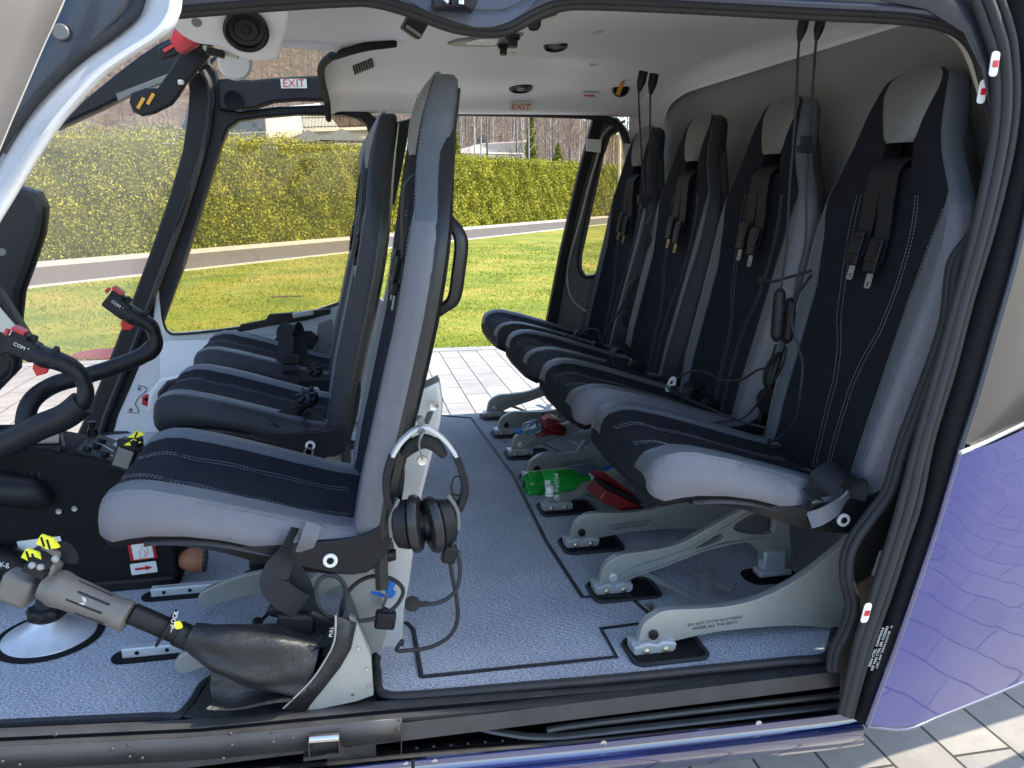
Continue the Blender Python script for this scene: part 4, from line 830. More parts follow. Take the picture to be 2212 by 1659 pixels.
def seat_back(side_s):
    mb = MB(); zs = sorted(set(list(np.linspace(.245, .83, 26))+[HZ0, .856, .872, HZ1, .90, .915, .93, .945, .96, .975, .987, .998, 1.004, 1.008]))
    ss = [-1, -.965, -.93, -.84, -.75, -.68, -.6, -.45, -.30, -.15, 0, .15, .30, .45, .6, .68, .75, .84, .93, .965, 1]
    G = []
    for z in zs:
        xf, hw, th, b = smooth_brow(z); row = []
        hole = .04/hw if z > .80 and z < .93 else None
        for s in ss:
            s2 = s; aa = float(np.interp(z, [.25, .32, .62, .72, .80], [.80, .72, .70, .78, .955])); bb = float(np.interp(z, [.25, .62, .72, .80], [.88, .88, .91, .96]))
            if abs(s) in (.68, .75, .84): s2 = math.copysign({.68: aa, .75: (aa+bb)/2, .84: bb}[abs(s)], s)
            if abs(s) == .93: s2 = math.copysign(max(.93, bb+.004), s)
            if abs(s) == .6: s2 = math.copysign(aa-.08, s)
            row.append(V3((xf+fx(s2, b), s2*hw*.985, z)))
        for f, g_ in ((.12, 1.0), (.35, 1.02), (.65, 1.02), (.88, .99), (1.0, .93)): row.append(V3((xf+.004+th*f, hw*g_, z)))
        for s in (.6, .3, 0, -.3, -.6): row.append(V3((xf+th, s*hw, z)))
        for f, g_ in ((1.0, .93), (.88, .99), (.65, 1.02), (.35, 1.02), (.12, 1.0)): row.append(V3((xf+.004+th*f, -hw*g_, z)))
        G.append(row)
    nS = len(ss); k = len(G[0]); V = [p for r in G for p in r]; F = []; MM = []
    j30a, j30b = ss.index(-.30), ss.index(.30)
    def back(j): return None
    for i in range(len(G)-1):
        z = (zs[i]+zs[i+1])/2
        for j in range(k):
            j2 = (j+1) % k; mi = 0
            if j < nS-1:
                s = abs(ss[j]+ss[j+1])/2; mi = 0
                if .66 < s < .84: mi = 1
                if s > .84: mi = 2 if z < .79 or side_s != 'leather' else 1
                if HZ0 < z < HZ1 and s < .3: continue
            else:
                mi = (2 if z < .79 or side_s != 'leather' else 1) if (j < nS+5 or j >= nS+9) else 3
                if HZ0 < z < HZ1 and nS+5+1 <= j < nS+5+3: continue
            F.append((i*k+j, i*k+j2, (i+1)*k+j2, (i+1)*k+j)); MM.append(mi)
    # tunnel walls
    ia, ib = zs.index(HZ0), zs.index(HZ1); fa, fb = list(range(j30a, j30b+1)), None
    bj = {-.3: nS+5+3, 0: nS+5+2, .3: nS+5+1}
    F.append((ia*k+j30a, ia*k+bj[-.3], ia*k+bj[.3], ia*k+j30b)); MM.append(3); F.append((ib*k+j30a, ib*k+bj[-.3], ib*k+bj[.3], ib*k+j30b)); MM.append(3)
    for jf, jb in ((j30a, bj[-.3]), (j30b, bj[.3])):
        for i in range(ia, ib): F.append((i*k+jf, (i+1)*k+jf, (i+1)*k+jb, i*k+jb)); MM.append(3)
    F.append(tuple(range(k))); MM.append(0); F.append(tuple((len(G)-1)*k+j for j in range(k))); MM.append(2)
    mb.add(V, F, MM); return mb
CR = [(-.180, .342, .322, .150), (-.177, .357, .308, .160), (-.169, .372, .300, .168), (-.156, .382, .294, .175), (-.13, .389, .300, .180), (-.10, .388, .304, .183), (-.05, .376, .302, .184), (0, .361, .293, .184), (.06, .342, .273, .182), (.12, .322, .258, .180), (.17, .306, .246, .177), (.215, .296, .238, .172), (.235, .288, .245, .165)]
CA = np.array(CR)
def ctop(s, x):
    zt, zb, hw = [float(np.interp(x, CA[:, 0], CA[:, k])) for k in (1, 2, 3)]
    a = abs(s); dep = float(np.interp(x, [-.18, -.155, -.08, .1, .235], [0.0, .014, .028, .03, .022]))
    g = float(np.interp(a, [0, .35, .5, .62, .74, .86, .95, 1.0], [1.0, .95, .82, .45, .05, .0, .12, .42]))
    rip = .0022*math.sin(x*60+s*6)*max(0, 1-a*1.5)
    return V3((x+0, s*hw, zt-dep*g-(.25*(zt-zb) if a > .99 else 0)*.5+rip))
def seat_cushion():
    ss = [-1, -.95, -.88, -.8, -.74, -.66, -.56, -.42, -.28, -.14, 0, .14, .28, .42, .56, .66, .74, .8, .88, .95, 1]
    xs = [-.180, -.1788, -.177, -.174, -.169, -.163, -.156, -.145, -.13, -.115]+list(np.linspace(-.10, .235, 22)); G = []
    for x in xs:
        zt, zb, hw = [float(np.interp(x, CA[:, 0], CA[:, k])) for k in (1, 2, 3)]
        row = [ctop(s, x) for s in ss]; bz = zb
        for f in (.3, .55, .8): row.append(V3((x, hw*(1.03+.025*math.sin(f*3.1)), row[20].z*(1-f)+bz*f)))
        row.append(V3((x, hw*.985, bz)))
        for s in (.5, 0, -.5): row.append(V3((x, s*hw, bz-.008)))
        row.append(V3((x, -hw*.985, bz)))
        for f in (.8, .55, .3): row.append(V3((x, -hw*(1.03+.025*math.sin(f*3.1)), row[20].z*(1-f)+bz*f)))
        G.append(row)
    def mi(i, j):
        if j < 20:
            s = abs(ss[j]+ss[j+1])/2
            return 0 if s < .69 else (1 if s < .955 else 2)
        return 3 if 23 <= j <= 28 else 2
    mb = MB(); mb.grid(G, mi, wrapj=True); k = len(G[0]); mb.f.append(tuple(range(k))); mb.m.append(0); mb.f.append(tuple((len(G)-1)*k+j for j in range(k))); mb.m.append(0)
    return mb
def dashes(mb, pts, r=.00055, dash=.0042, gap=.0022):
    P = cat(pts, 8); L = [0]
    for a, b in zip(P[:-1], P[1:]): L.append(L[-1]+(b-a).length)
    def at(d):
        i = int(np.searchsorted(L, d)); i = min(max(i, 1), len(P)-1); t = (d-L[i-1])/max(L[i]-L[i-1], 1e-9); return P[i-1].lerp(P[i], t)
    d = 0
    while d+dash < L[-1]: mb.tube([at(d), at(d+dash)], r, n=4, sm=1); d += dash+gap
    return mb
def make_seat(name, label, group, kind, side='leather', front=False, straps=True):
    T = thing(name, label, 'aircraft seat', (0, 0, 0), group)
    bk = obj('backrest', seat_back(side), ['fabric', 'leather2', side, 'blackm'], T, world=False, ang=50)
    # headrest pad with top stitched seam
    G = []
    for f in np.linspace(0, 1, 16):
        z = .886+(1.016-.886)*f; hwp = float(np.interp(f, [0, .04, .12, .4, .7, .88, .96, 1], [.032, .042, .047, .066, .088, .084, .066, .036])); row = []
        xf, hw, th, b = smooth_brow(min(z, 1.004)); hwp = min(hwp, max(hw*.99, .04))
        bul = .020*math.sin(math.pi*min(1, f*.9+.12))**.5
        for s in np.linspace(-1, 1, 13): row.append(V3((xf+.006-bul*(1-abs(s)**3.2)-(0 if abs(s) < .99 else -.006), s*hwp, z)))
        G.append(row)
    obj('headrest', MB().grid(G), 'headlth', bk, world=False)
    st = MB()
    for s0 in (-.006, .006): dashes(st, [(smooth_brow(z)[0]-.0118-.0*z, s0, z) for z in np.linspace(.90, .99, 8)])
    def sline(zv): return float(np.interp(zv, [.25, .35, .45, .50, .56, .64, .72, .80], [.12, .12, .14, .20, .33, .40, .44, .46]))
    for sg in (-1, 1):
        for o_ in (-.028, .028): dashes(st, [bpt(sg*sline(z)+o_, z, .0008) for z in np.linspace(.25, .80, 26)])
        dashes(st, [bpt(sg*(float(np.interp(z, [.25, .32, .62, .72, .80], [.80, .72, .70, .78, .955]))-.01), z, .0009) for z in np.linspace(.26, .78, 24)]); dashes(st, [bpt(sg*(float(np.interp(z, [.25, .62, .72, .80], [.88, .88, .91, .96]))-.012), z, .0011) for z in np.linspace(.26, .74, 22)])
        dashes(st, [bpt(sg*.955, z, .001) for z in np.linspace(.77, .985, 12)])
    obj('back_stitching', st, 'thread', bk, world=False, smooth=False)
    cu = obj('seat_cushion', seat_cushion(), ['fabric', 'leather2', side, 'blackm'], T, world=False, ang=50)
    st = MB()
    for sg in (-1, 1):
        for o_ in (-.03, .03): dashes(st, [ctop(sg*(.30+.08*math.sin((x+.2)*6))+o_, x)+V3((0, 0, .0007)) for x in np.linspace(-.165, .20, 20)])
        dashes(st, [ctop(sg*.70, x)+V3((0, 0, .0007)) for x in np.linspace(-.17, .2, 20)]); dashes(st, [ctop(sg*.965, x)+V3((0, sg*.001, .0006)) for x in np.linspace(-.17, .2, 20)])
    obj('cushion_stitching', st, 'thread', cu, world=False, smooth=False)
    # shell: rear of the backrest and the tray under the cushion
    G = []
    for z in list(np.linspace(.19, .96, 22))+[.985]:
        xf, hw, th, b = smooth_brow(max(z, .25)); h2 = hw+.004 if z < .9 else hw-.01; x0 = xf+th*.78; ex = .001+.010*math.sin(math.pi*min(max((z-.2)/.8, 0), 1))
        G.append([V3((x0-.004, -h2+.001, z)), V3((x0+.004, -h2-.004, z)), V3((x0+.016, -h2-.002, z)), V3((x0+.017+ex*.7, -h2*.93, z)), V3((x0+.019+ex, -h2*.5, z)), V3((x0+.020+ex, 0, z)), V3((x0+.019+ex, h2*.5, z)), V3((x0+.017+ex*.7, h2*.93, z)), V3((x0+.016, h2+.002, z)), V3((x0+.004, h2+.004, z)), V3((x0-.004, h2-.001, z))])
    for r_ in G: r_.insert(0, V3((r_[0].x, -.05, r_[0].z))) if 0 else None
    obj('shell', MB().grid(G), 'shell', T, world=False)
    G = []
    for x in np.linspace(-.11, .27, 16):
        zt, zb, hw = [float(np.interp(x, CA[:, 0], CA[:, k])) for k in (1, 2, 3)]; dpt = float(np.interp(x, [-.11, -.03, .1, .22, .27], [.002, .010, .024, .022, .012])); h = hw*1.005+.002
        G.append([V3((x, -h, zb+.008)), V3((x, -h-.006, zb-.001)), V3((x, -h+.004, zb-dpt)), V3((x, -h*.8, zb-dpt-.006)), V3((x, h*.8, zb-dpt-.006)), V3((x, h-.004, zb-dpt)), V3((x, h+.006, zb-.001)), V3((x, h, zb+.008))])
    obj('seat_pan', MB().grid(G), 'shell', T, world=False, solid=.003)
    for sg in (-1, 1):
        br = obj('side_bracket', MB().plate([sm2([(.02, .285), (.08, .262), (.15, .238), (.20, .226), (.235, .238), (.262, .28), (.282, .36), (.284, .40), (.262, .34), (.24, .30), (.20, .285), (.12, .285)], 3)], (0, sg*.186, 0), (1, 0, 0), (0, 0, 1), .010, .002), 'black', T, world=False)
        obj('bolt', MB().lathe((.165, sg*.192, .254), (0, sg, 0), [(0, .0115), (.004, .0115), (.005, .009), (.004, .006), (.003, .0)], 20), 'label', br, world=False)
        obj('bolt_socket', MB().lathe((.165, sg*.1955, .254), (0, sg, 0), [(0, .006), (.0015, .0055), (.001, 0)], 12), 'blackm', br, world=False)
    if straps:
        for sg, zlow in ((1, .655), (-1, .645)):
            zz = np.linspace(.862, zlow+.03, 9); P = [V3((smooth_brow(.86)[0]+.045, sg*.016, .863)), V3((smooth_brow(.855)[0]+.012, sg*.018, .858))]
            for i, z in enumerate(zz[1:]): P.append(V3((smooth_brow(z)[0]+.004-.012-.002*math.sin(i), sg*(.020+.004*(i/8))+(.016 if sg > 0 else .002)*(i/8), z)))
            s_ = obj('shoulder_strap', MB().ribbon(P, (0, 1, 0), .042, .0025), 'strap', T, world=False)
            e = P[-1]; mb = MB(); mb.box(e+V3((-.003, 0, .022)), (.006, .038, .045), rot=(0, 14, 0)); mb.box(e+V3((-.005, 0, -.008)), (.013, .034, .024), rot=(0, 14, 0)); obj('strap_sleeve', mb, 'black', s_, world=False, bev=.003)
            mb = MB()
            for k_ in range(5): mb.box(e+V3((-.0075, 0, .012+k_*.006)), (.001, .026, .0018), rot=(0, 14, 0))
            obj('sleeve_rib', mb, 'rubber', s_, world=False)
            mb = MB().plate([rrect(0, 0, .016, .03, .005), rrect(0, -.007, .006, .009, .002)], e+V3((-.008, 0, -.032)), (0, 1, 0), (.2, 0, 1), .002); obj('tongue', mb, 'gold' if kind == 2 else 'alu', s_, world=False)
    return T
LEG = sm2([(-.168, .014), (-.162, .05), (-.145, .066), (-.118, .076), (-.06, .073), (.0, .072), (.063, .082), (.13, .110), (.19, .150), (.245, .20), (.29, .27), (.325, .27), (.325, .0), (.27, .0), (.21, .008), (.123, .022), (-.006, .026), (-.09, .018), (-.125, .010), (-.15, .010)], 4)
LEG2 = sm2([(-.168, .014), (-.162, .052), (-.145, .070), (-.118, .080), (-.07, .082), (.0, .092), (.06, .120), (.12, .150), (.16, .168), (.235, .168), (.245, .10), (.25, .03), (.20, .028), (.18, .06), (.15, .085), (.10, .09), (.04, .074), (-.04, .05), (-.09, .03), (-.125, .018), (-.15, .010)], 4)
def fitting(mb, bo, x, y):
    mb.plate([[(x-.045, .006), (x-.045, .018), (x-.02, .024), (x-.005, .018), (x+.008, .024), (x+.03, .018), (x+.03, .008), (x+.02, -.004), (x+.006, -.004), (x-.004, .004), (x-.016, .002), (x-.026, -.004), (x-.036, -.003)]], (0, y-.012, .0), (1, 0, 0), (0, -.28, 1), .008, .0015)
    mb.box((x-.008, y+.004, .012), (.078, .026, .018)); 
    for d in (-.024, .012): bo.lathe((x+d, y-.018, .009), (0, -1, .2), [(0, .0052), (.004, .0052), (.005, .003), (.005, 0)], 8)
def add_legs(T, words=True):
    for sg, o2 in ((-1, LEG), (1, LEG2)):
        y = sg*.115
        lg = obj('leg', MB().plate([o2] if sg < 0 else [o2, sm2([(.03, .084), (.08, .110), (.10, .098), (.06, .082)], 3), sm2([(.115, .118), (.15, .145), (.20, .145), (.21, .10), (.16, .10)], 3)], (0, y, 0), (1, 0, 0), (0, 0, 1), .018, .0012), 'alu', T, world=False)
        if sg > 0: obj('leg_rib', MB().tube([(-.13, y-.012, .03), (-.10, y-.012, .05), (-.05, y-.012, .062), (.02, y-.012, .082), (.09, y-.012, .118), (.15, y-.012, .15)], .003, n=6).tube([(-.115, y-.012, .028), (-.02, y-.012, .054), (.06, y-.012, .078), (.15, y-.012, .09), (.22, y-.012, .09)], .003, n=6), 'alu', lg, world=False)
        elif words: obj('leg_lettering', MB().text('DO NOT STOW ANYTHING', (-.026, y-.0098, .047), (1, .0, .05), (-.05, 0, 1), .0078, .0003, sp=1.08).text('UNDER ALL THE SEATS', (-.026, y-.0098, .0385), (1, .0, .05), (-.05, 0, 1), .0078, .0003, sp=1.08), 'ink', lg, world=False)
        mb = MB(); bo = MB(); fitting(mb, bo, -.135, y-.002); obj('floor_fitting', mb, 'silver', lg, world=False); obj('fitting_bolt', bo, 'brass', lg, world=False)
        obj('pivot_bolt', MB().lathe((-.143, y-.010, .034), (0, -1, 0), [(0, .009), (.004, .009), (.005, .005), (.007, .0045), (.007, 0)], 16), 'black' if sg < 0 else 'silver', lg, world=False)
        mb = MB().plate([rrect(-.12, y-.01, .135, .082, .016)], (0, 0, .001), (1, 0, 0), (0, 1, 0), .002); pn = obj('floor_recess', mb, 'blackm', lg, world=False)
        obj('recess_rim', MB().tube([(a, b, .003) for a, b in rrect(-.12, y-.01, .138, .085, .018)], .004, n=8, sm=1, closed=True), 'rubber', lg, world=False)
        if sg > 0: 
            obj('rear_foot', MB().box((.215, y, .035), (.05, .03, .05)).box((.215, y-.004, .012), (.075, .036, .014)), 'silver', lg, world=False, bev=.004)
            obj('rear_recess', MB().plate([rrect(.21, y-.004, .12, .075, .03)], (0, 0, .001), (1, 0, 0), (0, 1, 0), .002), 'blackm', lg, world=False)
    mb = MB(); a, b = .110, .030
    for p, q in (((-.075, a), (.03, -a)), ((-.045, -a), (.07, a)), ((.02, a), (.07, .0)),): 
        mb.tube([(p[0], p[1], .036), ((p[0]+q[0])/2, (p[1]+q[1])/2, .034), (q[0], q[1], .036)], [.013, .008, .013], n=4, sm=6, flat=.18, up=(0, 0, 1))
    obj('cross_brace', mb, 'alu', T, world=False)
GRR = 'rear passenger seats in a row'
RL_ = ['rear seat nearest the open door with pale grey cushion side', 'second rear seat from the open door, headset cables hanging before it', 'third rear seat from the open door, dark sides and gold strap tongues', 'farthest rear seat beside the far side window, pale blue lit headrest']
for i in range(4):
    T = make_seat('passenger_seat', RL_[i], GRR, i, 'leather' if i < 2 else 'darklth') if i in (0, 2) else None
    if i == 0: add_legs(T); A0 = T
    if i == 2: add_legs(T); A2 = T
    if T is None: T = copy_tree(A0 if i == 1 else A2); T['label'] = RL_[i]
    T.location = (.65, 1.385+.462*i, 0)
FL = ['pilot seat in the foreground with headset hooked behind it', 'middle front seat behind the pilot seat, harness buckle on its cushion', 'far front seat beside the right front door with a looped belt']
PF = [(-.210, 1.45, -.026), (-.265, 2.10, -.03), (-.270, 2.66, -.03)]
for i in range(3):
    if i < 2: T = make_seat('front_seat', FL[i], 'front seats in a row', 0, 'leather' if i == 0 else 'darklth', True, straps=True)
    else: T = copy_tree(T); T['label'] = FL[2]
    if i == 0: PS = T
    T.location = PF[i]
    if i == 1: MS = T
# swap legs for front pedestals (children built in seat space; z offset compensated)
def front_legs(T, near=False):
    zo = -T.location.z
    for y in (-.115, .115):
        mb = MB().plate([sm2([(-.09, .045), (-.02, .07), (.06, .085), (.10, .13), (.17, .20), (.22, .21), (.25, .05), (.20, .008), (.1, .03), (-.02, .03), (-.09, .015)], 3), sm2([(.07, .055), (.12, .11), (.18, .15), (.20, .06)], 3)], (0, y, zo), (1, 0, 0), (0, 0, 1), .016, .0015)
        lg = obj('leg', mb, 'alu', T, world=False)
        obj('floor_rail', MB().box((-.09, y+.088, zo+.012), (.23, .018, .018)), 'silver', lg, world=False, bev=.002)
        obj('rail_recess', MB().plate([rrect(-.06, y+.088, .33, .045, .022)], (0, 0, zo+.0015), (1, 0, 0), (0, 1, 0), .003), 'blackm', lg, world=False)
        mb = MB(); [mb.lathe((x, y+.0785, zo+.012), (0, -1, 0), [(0, .004), (.0015, .003), (.0015, 0)], 10) for x in (-.18, -.13, -.07)]; obj('rail_bolt', mb, 'blackm', lg, world=False)
for T in (PS, MS, T): front_legs(T)
# pilot seat post behind the backrest
mb = MB(); pts = [(945, 826), (950, 860), (946, 900), (920, 1000), (905, 1060), (890, 1160), (880, 1240), (868, 1300), (864, 1392), (775, 1400), (760, 1360), (745, 1300), (790, 1180), (822, 1080), (850, 960), (868, 905), (905, 845)]
q = [A(u, v, 1.40) for u, v in pts]; mb.plate([[(p.x+.205, p.z+.025) for p in q]], (0, -.055, 0), (1, 0, 0), (0, 0, 1), .05, .008); ps = obj('seat_post', mb, 'aluw', PS, world=False)

# ================================================================== OBJECTS
def pts(l, Y): return [A(u, v, Y if len_ is None else len_) for (u, v, *r_) in l for len_ in [r_[0] if r_ else None]]
# --- collective lever with boot and cover
CL = thing('collective_lever', 'worn grey collective lever with yellow striped buttons and black leather boot', 'control lever', A(430, 1480, 1.24))
g0, g1 = A(118, 1268, 1.26), A(290, 1338, 1.235); ax = (g1-g0).normalized()
mb = MB().lathe(g0, ax, [(-.016, .016), (-.014, .0245), (-.004, .0255), (.0, .0275), (.006, .0285), (.014, .0275), (.02, .026), (.10, .0225), (.104, .024), (.117, .024), (.119, .019), (.12, .0)], 36)
gr = obj('grip', mb, 'khaki', CL, ang=30)
up = ax.cross(V3((0, 1, 0))).normalized(); up = -up if up.z < 0 else up; sd_ = ax.cross(up)
if sd_.y > 0: sd_ = -sd_
mb = MB()
for a_, off_ in ((-75, 0), (-35, .018), (8, 0), (45, .01), (85, 0)):
    d = (sd_*math.cos(math.radians(a_))+up*math.sin(math.radians(a_))); mb.tube([g0+ax*(.03+off_)+d*.0238, g0+ax*(.085+(off_*.4))+d*.0218], .0024, n=8, sm=1)
obj('groove', mb, 'foam', gr)
mb = MB(); d = (sd_*.9+up*.35).normalized(); mb.lathe(g0+ax*.052+d*.0225, d, [(0, .0065), (.0018, .006), (.002, .0)], 16); obj('button', mb, 'beige', gr)
hb = A(62, 1262, 1.265); mb = MB(); mb.box(hb+V3((-.014, 0, -.004)), (.046, .036, .046), ax=(ax, sd_, up)); head = obj('switch_box', mb, 'khaki', CL, bev=.007)
mb = MB().box(A(98, 1222, 1.265), (.04, .036, .028), ax=(ax, sd_, up)).box(A(112, 1196, 1.275), (.03, .03, .022), ax=(ax, sd_, up)); obj('switch_neck', mb, 'khaki', CL, bev=.006)
mb = MB().lathe(A(98, 1196, 1.27), up, [(-.01, .016), (.0, .019), (.004, .017), (.008, .008), (.008, 0)], 24); mb.lathe(A(88, 1216, 1.25), (up*.7+sd_*.5), [(0, .016), (.004, .0165), (.006, .012), (.006, 0)], 24); mb.box(A(78, 1232, 1.24), (.032, .014, .012), ax=(ax, sd_, up)); obj('rotary_switch', mb, 'black', CL)
for (u, v) in ((104, 1172), (72, 1202)):
    c = A(u, v, 1.255); mb = MB().plate([[(-.014, -.006), (.004, -.008), (.016, .0), (.004, .008), (-.012, .007)]], c, ax, up, .008, .001); cp = obj('striped_cap', mb, 'yellow', CL)
    mb = MB(); [mb.box(c+ax*k+sd_*.0045, (.0028, .001, .015), ax=(ax*.8+up*.6, sd_, up*.8-ax*.6)) for k in (-.006, .003)]; obj('black_stripe', mb, 'blackm', cp)
mb = MB(); [mb.lathe(A(u, v, 1.238), (sd_+up*.6), [(0, .0055), (.004, .005), (.006, .003), (.006, 0)], 14) for u, v in ((120, 1208), (92, 1240), (88, 1226), (70, 1222))]; obj('toggle', mb, 'alu', CL)
c = A(140, 1196, 1.27); obj('thumb_flap', MB().plate([sm2([(-.025, .0), (-.01, .016), (.012, .012), (.022, -.006), (.0, -.012)], 3)], c, ax, up, .004, .001), 'black', CL)
t0, t1 = A(285, 1325, 1.235), A(440, 1392, 1.235); mb = MB().cyl(t0, t0.lerp(t1, .75), .0165, n=28).cyl(t0.lerp(t1, .62), t1, .0195, n=28); obj('tube', mb, 'black', CL)
rg = A(358, 1357, 1.235); ax2 = (t1-t0).normalized(); obj('stop_ring', MB().lathe(rg, ax2, [(-.001, .030), (.0015, .030), (.0016, .018)], 32), 'black', CL)
c = A(384, 1350, 1.214); obj('lock_mark', MB().plate([sm2([(-.006, .0), (.0, .007), (.008, .0), (.0, -.007)], 4)], c, ax2, up, .0008), 'yellow', CL)
mb = MB().text('LOCK', A(377, 1336, 1.2135), (V3((.35, 0, 1))), V3((-1, 0, .35)), .0095, .0005); mb.tube([A(369, 1366, 1.2135), A(373, 1352, 1.2135)], .0006, n=4, sm=1).tube([A(369, 1356, 1.2135), A(373, 1352, 1.2135), A(376, 1358, 1.2135)], .0006, n=4, sm=1); obj('lock_lettering', mb, 'label', CL)
# boot: lofted leather gaiter
def ring(pl, k=28):
    return cat(pl, max(1, k//len(pl)), True)
RG = [([(425, 1345, 1.235), (412, 1362, 1.215), (402, 1385, 1.21), (398, 1402, 1.22), (408, 1398, 1.255), (420, 1372, 1.262)]),
      ([(446, 1346, 1.235), (436, 1366, 1.208), (424, 1398, 1.204), (414, 1418, 1.22), (426, 1410, 1.262), (438, 1372, 1.27)]),
      ([(520, 1348, 1.25), (505, 1368, 1.19), (478, 1425, 1.185), (462, 1452, 1.20), (490, 1440, 1.28), (510, 1385, 1.29)]),
      ([(610, 1352, 1.26), (596, 1380, 1.185), (560, 1465, 1.18), (540, 1482, 1.20), (580, 1460, 1.29), (600, 1400, 1.30)]),
      ([(672, 1366, 1.262), (668, 1400, 1.19), (640, 1470, 1.185), (610, 1500, 1.20), (640, 1480, 1.29), (664, 1410, 1.30)]),
      ([(700, 1350, 1.262), (690, 1400, 1.195), (668, 1480, 1.188), (640, 1515, 1.2), (665, 1490, 1.29), (695, 1420, 1.30)])]
G = [ring([A(*p) for p in q_], 30) for q_ in RG]; 
for i, r_ in enumerate(G):
    c = sum(r_, V3())/len(r_)
    for k, p in enumerate(r_): r_[k] = p+(p-c).normalized()*(.0045*math.sin(k*1.3+i*2.3)+.002*math.sin(k*3.1) if 1 < i else 0)
GG = []
for a_ in range(len(G[0])): GG.append(cat([G[i][a_] for i in range(len(G))], 5))
GG.append(GG[0]); obj('boot', MB().grid(GG), 'bootl', CL, sub=1)
# lower boot base and skirt
mb = MB(); G = []
for f in np.linspace(0, 1, 12):
    a_, b_ = (450+190*f, 1478-2*f), (440+185*f, 1540-10*f+6*math.sin(f*5))
    G.append([A(a_[0]+10, a_[1]-70, 1.25), A(a_[0]+6, a_[1]-20+4*math.sin(f*9), 1.208), A(a_[0]+2, a_[1]+8, 1.222-.008*math.sin(f*7)), A(b_[0]+20, b_[1]-26, 1.20), A(b_[0]+18, b_[1]-18, 1.185+.003*math.sin(f*8)), A(b_[0], b_[1]-8, 1.178)])
mb.grid(G); obj('boot_base', mb, 'bootl', CL, sub=1)
obj('boot_flange', MB().plate([[(p.x, p.y) for p in [Zp(u, v, .004) for u, v in ((400, 1548), (425, 1520), (455, 1470), (600, 1450), (700, 1460), (650, 1535), (590, 1545), (480, 1556), (430, 1556))]]], (0, 0, .004), (1, 0, 0), (0, 1, 0), .006, .002), 'bootl', CL)
# metal box with leather cover behind the boot
CB = thing('lever_housing', 'grey sheet metal housing with black leather flap at the door sill', 'housing', A(740, 1450, 1.25))
pxplate(mb := MB(), [[(658, 1545), (765, 1340), (772, 1352), (800, 1420), (806, 1500), (770, 1513), (690, 1530)]], 1.20, .004); bx = obj('side_plate', mb, 'alu', CB)
mb = MB().strip([A(u, v, 1.20) for u, v in ((806, 1500), (800, 1420), (772, 1352), (755, 1335))], [A(u, v, 1.32) for u, v in ((806, 1475), (800, 1400), (772, 1335), (755, 1318))]); obj('rear_plate', mb, 'alu', CB, solid=.002)
mb = MB(); [mb.lathe(A(u, v, 1.197), (0, -1, 0), [(0, .003), (.0015, .0025), (.0015, 0)], 12) for u, v in ((774, 1400), (793, 1445), (798, 1482), (762, 1500))]; obj('rivet', mb, 'steel', CB)
fl1 = [(770, 1345), (758, 1400), (735, 1440), (700, 1485), (655, 1540)]; fl0 = [(725, 1330), (722, 1385), (700, 1430), (668, 1475), (612, 1530)]
mb = MB().strip([A(u, v, 1.196) for u, v in fl1], [A(u, v, 1.188) for u, v in fl0]); cv = obj('leather_flap', mb, 'bootl', CB, solid=.003)
obj('flap_edge', MB().tube([A(u, v, 1.186) for u, v in fl0], .0016, n=6), 'alu', cv)
obj('flap_top', MB().strip([A(640, 1352, 1.27), A(690, 1340, 1.27), A(724, 1330, 1.27), A(768, 1345, 1.27)], [A(652, 1420, 1.19), A(690, 1400, 1.188), A(722, 1385, 1.188), A(758, 1400, 1.196)], sub=3), 'bootl', cv)
obj('flap_lettering', MB().text('PULL', A(716, 1365, 1.19), (0.15, 0, 1), (-1, 0, .15), .008, .0005), 'label', cv)
# --- floor mount left: flange and star knob
FM = thing('pedal_mount', 'round bare metal flange with black star knob on the carpet', 'mount', Zp(108, 1385, 0)); c = Zp(108, 1375, 0)
obj('flange', MB().lathe(c, (0, 0, 1), [(.003, .080), (.006, .079), (.013, .058), (.019, .047), (.028, .032), (.036, .027), (.044, .024)], 48), 'silver', FM)
mb = MB().lathe(c, (0, 0, 1), [(.001, .093), (.004, .092), (.0045, .078), (.002, .0)], 48); obj('gasket', mb, 'blackm', FM)
G = []
for h_, r_ in ((.034, .022), (.038, .026), (.044, .0315), (.054, .032), (.060, .029), (.063, .018), (.08, .014), (.082, 0.001)): G.append([c+V3((math.cos(a)*r_*(1+.07*math.cos(8*a)*(1 if .04 < h_ < .061 else 0)), math.sin(a)*r_*(1+.07*math.cos(8*a)*(1 if .04 < h_ < .061 else 0)), h_)) for a in np.linspace(0, 2*math.pi, 64, endpoint=False)])
obj('star_knob', MB().grid(G, wrapj=True), 'black', FM)
obj('knob_ring', MB().lathe(c, (0, 0, 1), [(.0345, .0265), (.0365, .0265), (.0365, .02)], 40), 'steel', FM)
c2 = Zp(565, 1245, 0); FM2 = thing('small_floor_mount', 'small black knob mount on the carpet under the pilot cushion', 'mount', c2)
obj('stem', MB().lathe(c2, (0, 0, 1), [(0, .045), (.004, .042), (.006, .018), (.02, .016), (.024, .024), (.04, .024), (.045, .015), (.08, .013)], 24), 'black', FM2)
bk_ = thing('black_knob', 'glossy black ball knob by the pilot seat rail', 'knob', A(556, 1344, 1.33)); obj('ball', MB().lathe(A(556, 1344, 1.33)-V3((0, 0, .009)), (0, 0, 1), [(0, .001), (.002, .006), (.009, .0095), (.015, .007), (.018, .001)], 18), 'black', bk_); obj('stalk', MB().tube([A(556, 1344, 1.335), A(575, 1330, 1.36), A(590, 1300, 1.37)], .003), 'black', bk_)
